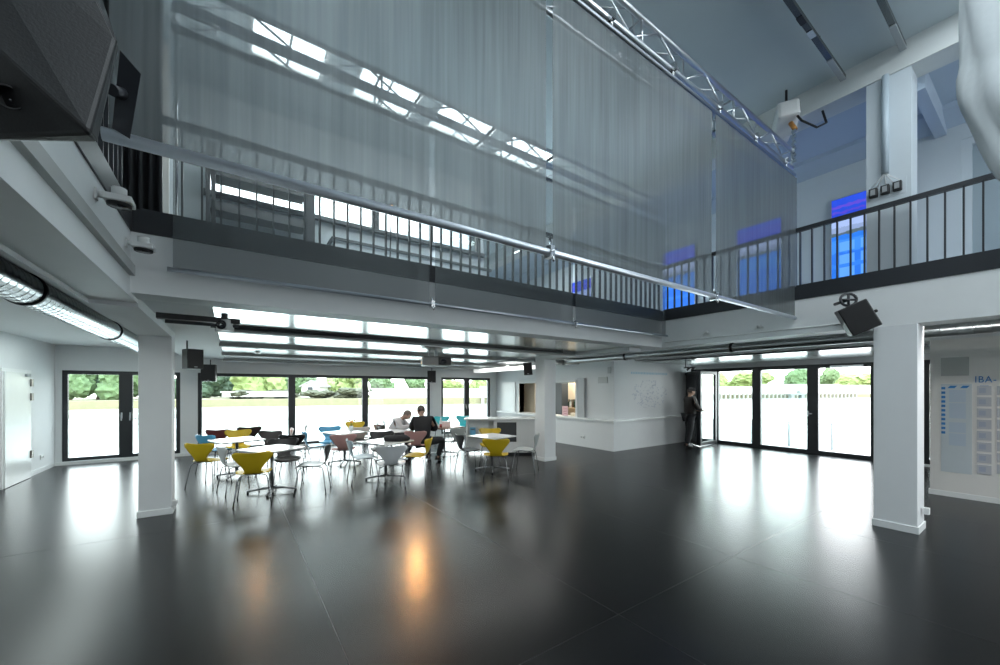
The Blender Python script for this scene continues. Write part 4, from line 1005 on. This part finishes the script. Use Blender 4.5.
def person(loc, rz, J, lab, top_mat, leg_mat, hair_mat, hair, cap=None):
    """J: joints in the person's own frame, x forward, y left, z up"""
    t = thing('person', lab, 'person', loc, rz)
    J = {k: Vector(v) for k, v in J.items()}
    order = ['pelvis', 'waist', 'chest', 'neck', 'head', 'crown']
    V = []; E = []; R = []; idx = {}
    def add(k, r_, par=None, p=None):
        idx[k] = len(V); V.append(J[k] if p is None else p); R.append(r_)
        if par is not None: E.append((idx[par], idx[k]))
    add('pelvis', (.09, .08)); add('waist', (.08, .07), 'pelvis'); add('chest', (.10, .07), 'waist'); add('neck', .055, 'chest'); add('chin', .07, 'neck', J['neck'] * .45 + J['head'] * .55); add('head', (.085, .095), 'chin'); add('crown', .06, 'head')
    for s_ in 'LR':
        add('sh' + s_, .036, 'chest'); add('el' + s_, .032, 'sh' + s_); add('wr' + s_, .028, 'el' + s_)
        add('hip' + s_, .06, 'pelvis'); add('kn' + s_, .045, 'hip' + s_); add('an' + s_, .026, 'kn' + s_); add('toe' + s_, .018, 'an' + s_)
        w = J['wr' + s_]; d = (w - J['el' + s_]).normalized(); side = d.cross(Vector((0, 0, 1))); side = side.normalized() if side.length > .1 else Vector((0, 1, 0))
        add('palm' + s_, (.032, .018), 'wr' + s_, w + d * .075)
    body = skin('body', V, E, R, 0, skin_m, t)
    # fingers, nose, ears and eyes joined into the body mesh
    ex = MB()
    for s_ in 'LR':
        w = J['wr' + s_]; d = (w - J['el' + s_]).normalized(); side = d.cross(Vector((0, 0, 1))); side = side.normalized() if side.length > .1 else Vector((0, 1, 0)); dn = d.cross(side).normalized()
        if dn.z > 0: dn = -dn
        pm = w + d * .09
        for q, (off, ln) in enumerate(((-.027, .062), (-.009, .075), (.009, .070), (.026, .052))):
            a = pm + side * off; ex.path([a, a + d * ln * .5 + dn * .006, a + d * ln * .85 + dn * ln * .35, a + d * ln * .95 + dn * ln * .6], .008, 7, [.009, .0085, .008, .005])
        th = w + d * .03 + side * (.03 if s_ == 'L' else -.03); sd = side * (1 if s_ == 'L' else -1)
        ex.path([th, th + sd * .022 + d * .02, th + sd * .026 + d * .05 + dn * .012], .009, 7, [.011, .010, .007])
    hd = J['head']; up = (J['crown'] - J['neck']).normalized(); fw = J['face'] - hd; fw = (fw - up * fw.dot(up)).normalized(); lf = up.cross(fw)
    Mh_ = Matrix.Translation(hd) @ Matrix((fw, lf, up)).transposed().to_4x4()
    ex.add([(.10, -.014, -.03), (.10, .014, -.03), (.125, 0, -.025), (.095, 0, .02)], [(0, 2, 3), (2, 1, 3), (0, 1, 2)], 0, True, Mh_)
    for y in (-.095, .095): ex.sphere((-.005, y, -.01), (.022, .010, .032), 10, 6, M=Mh_)
    ex.sphere((.0, 0, 0), (.100, .080, .115), 16, 12, M=Mh_)
    for y in (-.032, .032): ex.sphere((.090, y, .015), (.010, .014, .008), 8, 6, mi=1, M=Mh_)
    ex.sphere((.088, 0, -.058), (.010, .026, .006), 8, 6, mi=2, M=Mh_)
    xm = ex.mesh('x'); bm = bmesh.new(); bm.from_mesh(body.data); bm.from_mesh(xm); bm.to_mesh(body.data); bm.free()
    body.data.materials.append(mat('eye_dark', (.03, .02, .02), .3)); body.data.materials.append(mat('lip', (.35, .14, .12), .5))
    # clothes
    V2 = [J['pelvis'], J['waist'], J['chest'], J['neck'] * .75 + J['chest'] * .25]; R2 = [(.185, .165), (.18, .16), (.215, .175), (.09, .08)]; E2 = [(0, 1), (1, 2), (2, 3)]
    for s_ in 'LR':
        i = len(V2); w = J['wr' + s_]; V2 += [J['sh' + s_], J['el' + s_], w - (w - J['el' + s_]).normalized() * .02]; R2 += [.105, .074, .05]; E2 += [(2, i), (i, i + 1), (i + 1, i + 2)]
    skin('jacket', V2, E2, R2, 0, top_mat, t)
    V3 = [J['pelvis'] + Vector((0, 0, .02))]; R3 = [(.16, .135)]; E3 = []
    for s_ in 'LR':
        i = len(V3); a_ = J['an' + s_]; V3 += [J['hip' + s_], J['kn' + s_], a_ + (J['kn' + s_] - a_).normalized() * .03]; R3 += [.112, .084, .064]; E3 += [(0, i), (i, i + 1), (i + 1, i + 2)]
    skin('trousers', V3, E3, R3, 0, leg_mat, t)
    for s_ in 'LR':
        a_ = J['an' + s_]; b_ = J['toe' + s_]
        skin('shoe', [a_ + Vector((0, 0, -.01)), a_ + (b_ - a_) * .15 + Vector((0, 0, -.035)), b_], [(0, 1), (1, 2)], [.058, .06, .05], 1, mat('shoe_leather', (.02, .018, .016), .4), t)
    hm_ = MB()
    if hair: 
        hm_.sphere((-.014, 0, .018), (.104, .088, .112), 18, 12, M=Mh_)
        me = hm_.mesh('hair'); bm = bmesh.new(); bm.from_mesh(me); inv = Mh_.inverted()
        kill = [v for v in bm.verts if (lambda p: (p.x > .045 and p.z < .055) or p.z < -.06 + (0 if p.x < -.02 else .05))(inv @ v.co)]
        bmesh.ops.delete(bm, geom=kill, context='VERTS'); bm.to_mesh(me); bm.free(); me.materials.append(hair_mat)
        ho = bpy.data.objects.new('hair', me); COL.objects.link(ho); ho.parent = t
    if cap:
        cp = MB(); cp.sphere((-.01, 0, .055), (.108, .092, .075), 18, 10, M=Mh_); cp.prism([(-.065, .055), (.065, .055), (.065, .065), (-.065, .065)], 0, .05, .17, M=Mh_); cp.build('cap', cap, t)
    return t
blk = mat('black_wool', (.010, .010, .012), .85); gry = mat('grey_shirt_cotton', (.58, .56, .57), .8); dk = mat('dark_trousers', (.014, .015, .018), .8)
hair_d = mat('dark_hair', (.04, .028, .022), .6); hair_g = mat('cropped_grey_hair', (.16, .13, .11), .7)
# person in black on the pink chair: trunk bent forward to the left, legs to the right
person((3.60, 8.30, 0), math.radians(64), dict(pelvis=(0, 0, .53), waist=(.03, .0, .70), chest=(.08, .02, .92), neck=(.14, .03, 1.09), head=(.20, .05, 1.19), crown=(.22, .06, 1.28), face=(.32, .14, 1.10),
    shL=(.10, .19, .99), shR=(.08, -.17, .99), elL=(.22, .27, .78), elR=(.16, -.30, .76), wrL=(.44, .14, .78), wrR=(.40, -.10, .78),
    hipL=(.05, .06, .50), hipR=(.0, -.11, .50), knL=(.36, -.10, .52), knR=(.20, -.46, .52), anL=(.40, -.12, .09), anR=(.20, -.34, .09), toeL=(.55, -.14, .045), toeR=(.36, -.40, .045)),
    'person in black with dark hair sitting on the pink chair, seen from behind', blk, dk, hair_d, True)
# person in the grey shirt, bent over the table, facing right
person((3.42, 9.42, 0), math.radians(-38), dict(pelvis=(-.18, 0, .51), waist=(-.10, 0, .68), chest=(.02, 0, .86), neck=(.13, 0, .99), head=(.24, 0, 1.05), crown=(.29, 0, 1.14), face=(.36, 0, .96),
    shL=(.03, .18, .91), shR=(.03, -.18, .91), elL=(.18, .26, .76), elR=(.16, -.24, .76), wrL=(.40, .12, .78), wrR=(.40, -.06, .78),
    hipL=(-.12, .09, .50), hipR=(-.12, -.09, .50), knL=(.30, .12, .52), knR=(.30, -.12, .52), anL=(.24, .12, .09), anR=(.24, -.12, .09), toeL=(.40, .14, .045), toeR=(.40, -.14, .045)),
    'person in a grey shirt bending over the table, facing right', gry, dk, hair_g, True)
make_chair('black', (3.28, 9.55), -38, 'black shell chair carrying the person in the grey shirt')
# person standing at the open glass door
person((10.92, 6.14, 0), math.radians(-33), dict(pelvis=(0, 0, .93), waist=(.01, 0, 1.10), chest=(.0, 0, 1.33), neck=(.02, 0, 1.50), head=(.06, 0, 1.62), crown=(.06, 0, 1.73), face=(.20, 0, 1.61),
    shL=(.0, .19, 1.42), shR=(.0, -.19, 1.42), elL=(.10, .24, 1.15), elR=(.12, -.22, 1.15), wrL=(.33, .15, 1.08), wrR=(.33, -.08, 1.10),
    hipL=(0, .09, .90), hipR=(0, -.09, .90), knL=(.03, .10, .50), knR=(-.03, -.10, .50), anL=(-.02, .12, .09), anR=(-.14, -.12, .09), toeL=(.15, .14, .045), toeR=(.03, -.13, .045)),
    'person in dark clothes and cap standing at the open glass door', mat('dark_brown_jacket', (.022, .017, .015), .8), dk, hair_d, True, blk)

# ------------------------------------------------------------------ outside
deck = MB(); deck.box((XR + .25, -6, -.25), (22, 13, -.02)); deck.box((-8, YF + .25, -.25), (22, 15.2, -.02))
tag(deck.build('terrace', mat('pale_concrete', (.62, .61, .58), .8, nscale=3, namt=.06)), 'pale terrace deck outside the windows', 'terrace', None, 'structure')
wt = MB(); wt.box((-160, -120, -1.2), (260, 200, -1.0)); wm = mat('calm_water', (.55, .60, .58), .12, spec=.7, nscale=.6, namt=.05, bump=.05)
tag(wt.build('water', wm), 'bright harbour water outside the windows', 'water', None, 'structure')
BANK = [(-60, 71), (-17, 72.6), (-2.5, 72.7), (37.4, 60.5), (70, 58), (104, 55.6), (140, 44.7), (164, 36.5), (200, 20)]
def bank_strip(off0, off1, z0, z1):
    m_ = MB()
    for (a, b) in zip(BANK[:-1], BANK[1:]):
        def o_(p, k): v = Vector((p[0], p[1])); return (v + v.normalized() * k)
        q = [o_(a, off0), o_(b, off0), o_(b, off1), o_(a, off1)]
        vs = [(*p, z0) for p in q] + [(*p, z1) for p in q]
        m_.add(vs, [(0, 3, 2, 1), (4, 5, 6, 7), (0, 1, 5, 4), (1, 2, 6, 5), (2, 3, 7, 6), (3, 0, 4, 7)])
    return m_
tag(bank_strip(0, 40, -1.2, .1).build('river_bank', mat('dry_grass_bank', (.17, .15, .085), .9, nscale=1.5, namt=.3)), 'grassy bank across the water', 'bank', None, 'structure')
q = [(37.4, 60.5), (70, 58), (104, 55.6), (140, 44.7), (164, 36.5)]
qm = MB()
for a, b in zip(q[:-1], q[1:]):
    d = Vector((b[0] - a[0], b[1] - a[1], 0)); n_ = int(d.length / 1.6)
    M = frame_M((a[0], a[1], 0), d); qm.box((0, -.5, .2), (d.length, 0, 2.2), 0, M)
    for k in range(n_): qm.box((k * 1.6, -.9, -1.0), (k * 1.6 + .5, -.5, .45), 1, M)
tag(qm.build('quay_wall', [mat('pale_quay', (.60, .60, .57), .8), mat('quay_piles', (.20, .19, .16), .8)]), 'pale quay wall with dark piles across the water', 'quay', None, 'structure')
def tree(x, y, h_, w, col, lab, grp, seed, trunk=True):
    rnd = random.Random(seed); t = thing('tree', lab, 'tree', (x, y, 0), 0, grp)
    bm = bmesh.new()
    for k in range(9):
        c_ = Vector((rnd.uniform(-.34, .34) * w, rnd.uniform(-.34, .34) * w, h_ * rnd.uniform(.16, .80))); r_ = w * rnd.uniform(.20, .32)
        g = bmesh.ops.create_icosphere(bm, subdivisions=3, radius=1.0)
        for v in g['verts']:
            n_ = v.co.normalized(); k_ = 1 + .16 * math.sin(9 * n_.x + seed + k) * math.sin(8 * n_.y + k) + .16 * rnd.uniform(-1, 1)
            v.co = c_ + Vector((n_.x * r_ * k_, n_.y * r_ * k_, n_.z * min(r_, h_ * .3) * k_))
    me = bpy.data.meshes.new('foliage'); bm.to_mesh(me); bm.free(); me.materials.append(mat('leaves_' + col, LEAF[col], .8, nscale=1.3, namt=.35))
    o = bpy.data.objects.new('foliage', me); COL.objects.link(o); o.parent = t
    MB().tube((0, 0, 0), (0, 0, h_ * .5), .22, 8, .10).build('trunk', mat('bark', (.16, .12, .08), .9), t)
    return t
LEAF = dict(deep=(.045, .075, .042), mid=(.085, .135, .055), light=(.17, .215, .07), shrub=(.055, .056, .030))
def bankpt(px, off):
    r = ray(px, HY); best = None
    for a, b in zip(BANK[:-1], BANK[1:]):
        d = (b[0] - a[0], b[1] - a[1]); det = r.x * -d[1] + d[0] * r.y
        if abs(det) < 1e-9: continue
        t = (a[0] * -d[1] + d[0] * a[1]) / det; s_ = (r.x * a[1] - r.y * a[0]) / det
        if t > 0 and -.001 <= s_ <= 1.001: best = t
    p = r * best; v = Vector((p.x, p.y)); return v + v.normalized() * off
TREES = [  # px, top py, width px, offset, kind, label
 (70, 366, 40, 9, 'mid', 'broad green tree at the left edge of the leftmost window'),
 (98, 364, 44, 12, 'deep', 'dark green tree in the middle of the leftmost window'),
 (128, 366, 40, 9, 'mid', 'green tree behind the mullion of the leftmost window'),
 (165, 365, 44, 11, 'deep', 'dark green tree right of the left column'),
 (208, 368, 34, 14, 'deep', 'dark tree at the left edge of the wide window'),
 (232, 372, 30, 20, 'deep', 'distant dark tree behind the bank in the wide window'),
 (262, 366, 44, 14, 'light', 'large light green tree in the first pane of the wide window'),
 (288, 370, 30, 18, 'mid', 'green tree beside the first mullion of the wide window'),
 (304, 376, 22, 30, 'mid', 'green tree left of the white house'),
 (338, 374, 34, 20, 'light', 'yellow green tree right of the white house'),
 (358, 371, 34, 14, 'light', 'yellow green tree left of the second mullion'),
 (380, 376, 30, 24, 'mid', 'green tree at the left of the third pane'),
 (418, 378, 22, 24, 'mid', 'round green tree beside the small window loudspeaker'),
 (452, 384, 26, 22, 'light', 'low pale green tree in the left half of the bar window'),
 (478, 382, 22, 22, 'light', 'low pale green tree in the right half of the bar window'),
 (712, 372, 26, 34, 'light', 'green tree seen through the open door leaf'),
 (748, 376, 40, 36, 'light', 'pale green trees in the open doorway'),
 (797, 370, 26, 32, 'mid', 'round green tree left of the right door mullion'),
 (826, 370, 24, 34, 'mid', 'round green tree right of the right door mullion'),
 (852, 375, 44, 40, 'light', 'pale yellow green tree at the right edge of the glass doors'),
]
for i, (px, py, wpx, off, kind, lab) in enumerate(TREES):
    p = bankpt(px, off); dep = p.x * FWD.x + p.y * FWD.y; h_ = EYE + (HY - py) * dep / FPX + .8; w = wpx * dep / FPX * .92
    tree(p.x, p.y, h_, w, kind, lab, 'trees across the water', i * 13 + 1)
for i, (px, py, wpx, off, lab) in enumerate(((318, 394.5, 34, 5, 'brownish shrub below the white house'), (352, 391, 34, 6, 'green brown shrub at the right end of the middle pane'), (245, 394, 36, 6, 'low brown hedge below the light green tree'), (282, 395, 26, 6, 'low brown hedge by the first mullion'))):
    p = bankpt(px, off); dep = p.x * FWD.x + p.y * FWD.y; t = tree(p.x, p.y, max(1.5, EYE + (HY - py) * dep / FPX + .6), wpx * dep / FPX, 'shrub', lab, 'shrubs across the water', 200 + i); t.name = 'shrub'; t['category'] = 'shrub'
# far house
p = bankpt(311, 14); dep = p.x * FWD.x + p.y * FWD.y
hs = thing('house', 'small white gabled house among the trees across the water', 'house', (p.x, p.y, 0), math.atan2(RGT.y, RGT.x))
w = 17 * dep / FPX; e = EYE + (HY - 391) * dep / FPX + 1.0; rz_ = EYE + (HY - 382.5) * dep / FPX
m_ = MB(); m_.prism([(-.3, 0), (6, 0), (6, e), (-.3, e)], 0, -w / 2, w / 2); m_.add([(-w / 2, -.3, e), (w / 2, -.3, e), (0, -.3, rz_), (-w / 2, 6, e), (w / 2, 6, e), (0, 6, rz_)], [(0, 1, 2), (4, 3, 5), (0, 3, 4, 1)])
m_.build('walls', mat('white_render', (.80, .80, .78), .8), hs)
m_ = MB(); 
for s_ in (-1, 1): m_.add([(s_ * (w / 2 + .4), -.6, e - .3), (0, -.6, rz_ + .1), (0, 6.4, rz_ + .1), (s_ * (w / 2 + .4), 6.4, e - .3), (s_ * (w / 2 + .4), -.6, e - .05), (0, -.6, rz_ + .35), (0, 6.4, rz_ + .35), (s_ * (w / 2 + .4), 6.4, e - .05)], [(0, 1, 2, 3), (7, 6, 5, 4), (0, 4, 5, 1), (1, 5, 6, 2), (2, 6, 7, 3), (3, 7, 4, 0)])
m_.build('roof', mat('grey_roof', (.30, .29, .28), .8), hs); MB().box((-.5, -.34, .9), (.5, -.3, 2.1)).build('window', dark_m, hs)
# white barge / wall across the water in the wide window, pale sheds at the right
def far_box(name, cat, px0, px1, py0, py1, off, col, lab):
    a = bankpt(px0, off); b = bankpt(px1, off); d = Vector((b.x - a.x, b.y - a.y, 0)); dep = a.x * FWD.x + a.y * FWD.y
    z1 = EYE + (HY - py0) * dep / FPX; z0 = max(.0, EYE + (HY - py1) * dep / FPX)
    t = thing(name, lab, cat, (a.x, a.y, 0), math.atan2(d.y, d.x)); MB().box((0, 0, z0), (d.length, 3, z1)).build('walls', col, t); MB().box((-.2, -.2, z1), (d.length + .2, 3.2, z1 + .15)).build('roof', mat('pale_roof', (.5, .5, .48), .7), t)
    return t
pale = mat('pale_cladding', (.72, .72, .70), .7)
far_box('floating_shed', 'shed', 222, 288, 392.5, 397, 3, pale, 'long low white shed on the bank in the wide window')
far_box('warehouse', 'building', 372, 428, 389, 399, 8, pale, 'long white warehouse in the third pane of the wide window')
far_box('warehouse', 'building', 443, 488, 389, 399, 8, pale, 'long white warehouse seen through the bar window')
far_box('warehouse', 'building', 770, 838, 384.5, 393, 14, pale, 'white warehouse across the water in the middle glass door')
far_box('warehouse', 'building', 845, 872, 385.5, 395, 12, mat('grey_cladding', (.45, .47, .46), .7), 'grey warehouse across the water at the right door')
far_box('warehouse', 'building', 704, 762, 387, 396, 14, pale, 'white warehouse across the water in the open doorway')
p = bankpt(797, -5); dep = p.x * FWD.x + p.y * FWD.y; k_ = dep / FPX
mf = thing('quay_machine', 'small dark machine standing before the quay, seen in the middle glass door', 'machine', (p.x, p.y, -.98), math.atan2(RGT.y, RGT.x))
MB().box((-7 * k_, -.6, 0), (-4 * k_, .6, 3.5 * k_)).box((3 * k_, -.6, 0), (6 * k_, .6, 3.5 * k_)).build('support', mat('machine_grey', (.16, .17, .16), .6), mf)
MB().box((-8 * k_, -.8, 3.5 * k_), (7 * k_, .8, 5 * k_)).box((1 * k_, -.6, 5 * k_), (6 * k_, .6, 7.5 * k_)).build('deck', mat('machine_grey', (.16, .17, .16), .6), mf)
# posts and rails on the terrace
def post(px, pyb, pyt, lab):
    p = on(px, pyb, 2, -.02); r = ray(px, pyt); dep = p.x * FWD.x + p.y * FWD.y; z = EYE + (HY - pyt) * dep / FPX
    t = thing('terrace_post', lab, 'post', p, 0, 'grey posts on the terrace'); MB().tube((0, 0, 0), (0, 0, z + .02), .03, 10).build('shaft', grey_m, t); MB().lathe([(.07, 0), (.07, .015), (.03, .02)], n=14).build('base_plate', grey_m, t)
    MB().lathe([(.035, z + .01), (.036, z + .03), (.01, z + .05)], n=12).build('cap', alu, t)
post(789, 446, 421, 'grey steel post outside the middle glass door'); post(832, 450, 423, 'grey steel post outside the right glass door'); post(752, 443, 420, 'grey steel post in the open doorway'); post(714, 441, 420, 'grey steel post behind the open glass leaf')
p = on(722, 438, 2, -.02); sc_ = thing('louvre_screen', 'white louvred screen standing on the terrace outside the doors', 'screen', p, math.atan2(RGT.y, RGT.x)); dep = p.x * FWD.x + p.y * FWD.y
hh = 20 * dep / FPX; ww = 16 * dep / FPX
MB().box((-.03, 0, 0), (.0, .1, hh)).box((ww, 0, 0), (ww + .03, .1, hh)).box((0, 0, hh - .04), (ww, .1, hh)).box((0, 0, .02), (ww, .1, .06)).build('frame', white_m, sc_)
for k in range(5): MB().box((.02 + k * ww / 5, .02, .06), (.02 + (k + .6) * ww / 5, .08, hh - .04)).build('louvre', mat('grey_louvre', (.45, .46, .47), .6), sc_)
def terrace_rail(x0, x1, y, lab):
    t = thing('terrace_railing', lab, 'railing', (x0, y, -.02)); L = x1 - x0
    MB().box((0, -.02, .88), (L, .02, .91)).build('handrail', alu, t)
    n_ = int(L / .24); me = None
    for k in range(n_ + 1):
        if me is None: b = MB().tube((0, 0, 0), (0, 0, .88), .008, 6).build('bar', alu, t); me = b.data
        else: b = bpy.data.objects.new('bar', me); COL.objects.link(b); b.parent = t
        b.location = (k * .24, 0, 0)
terrace_rail(-4.2, -.9, 14.8, 'thin metal railing on the terrace outside the leftmost window')
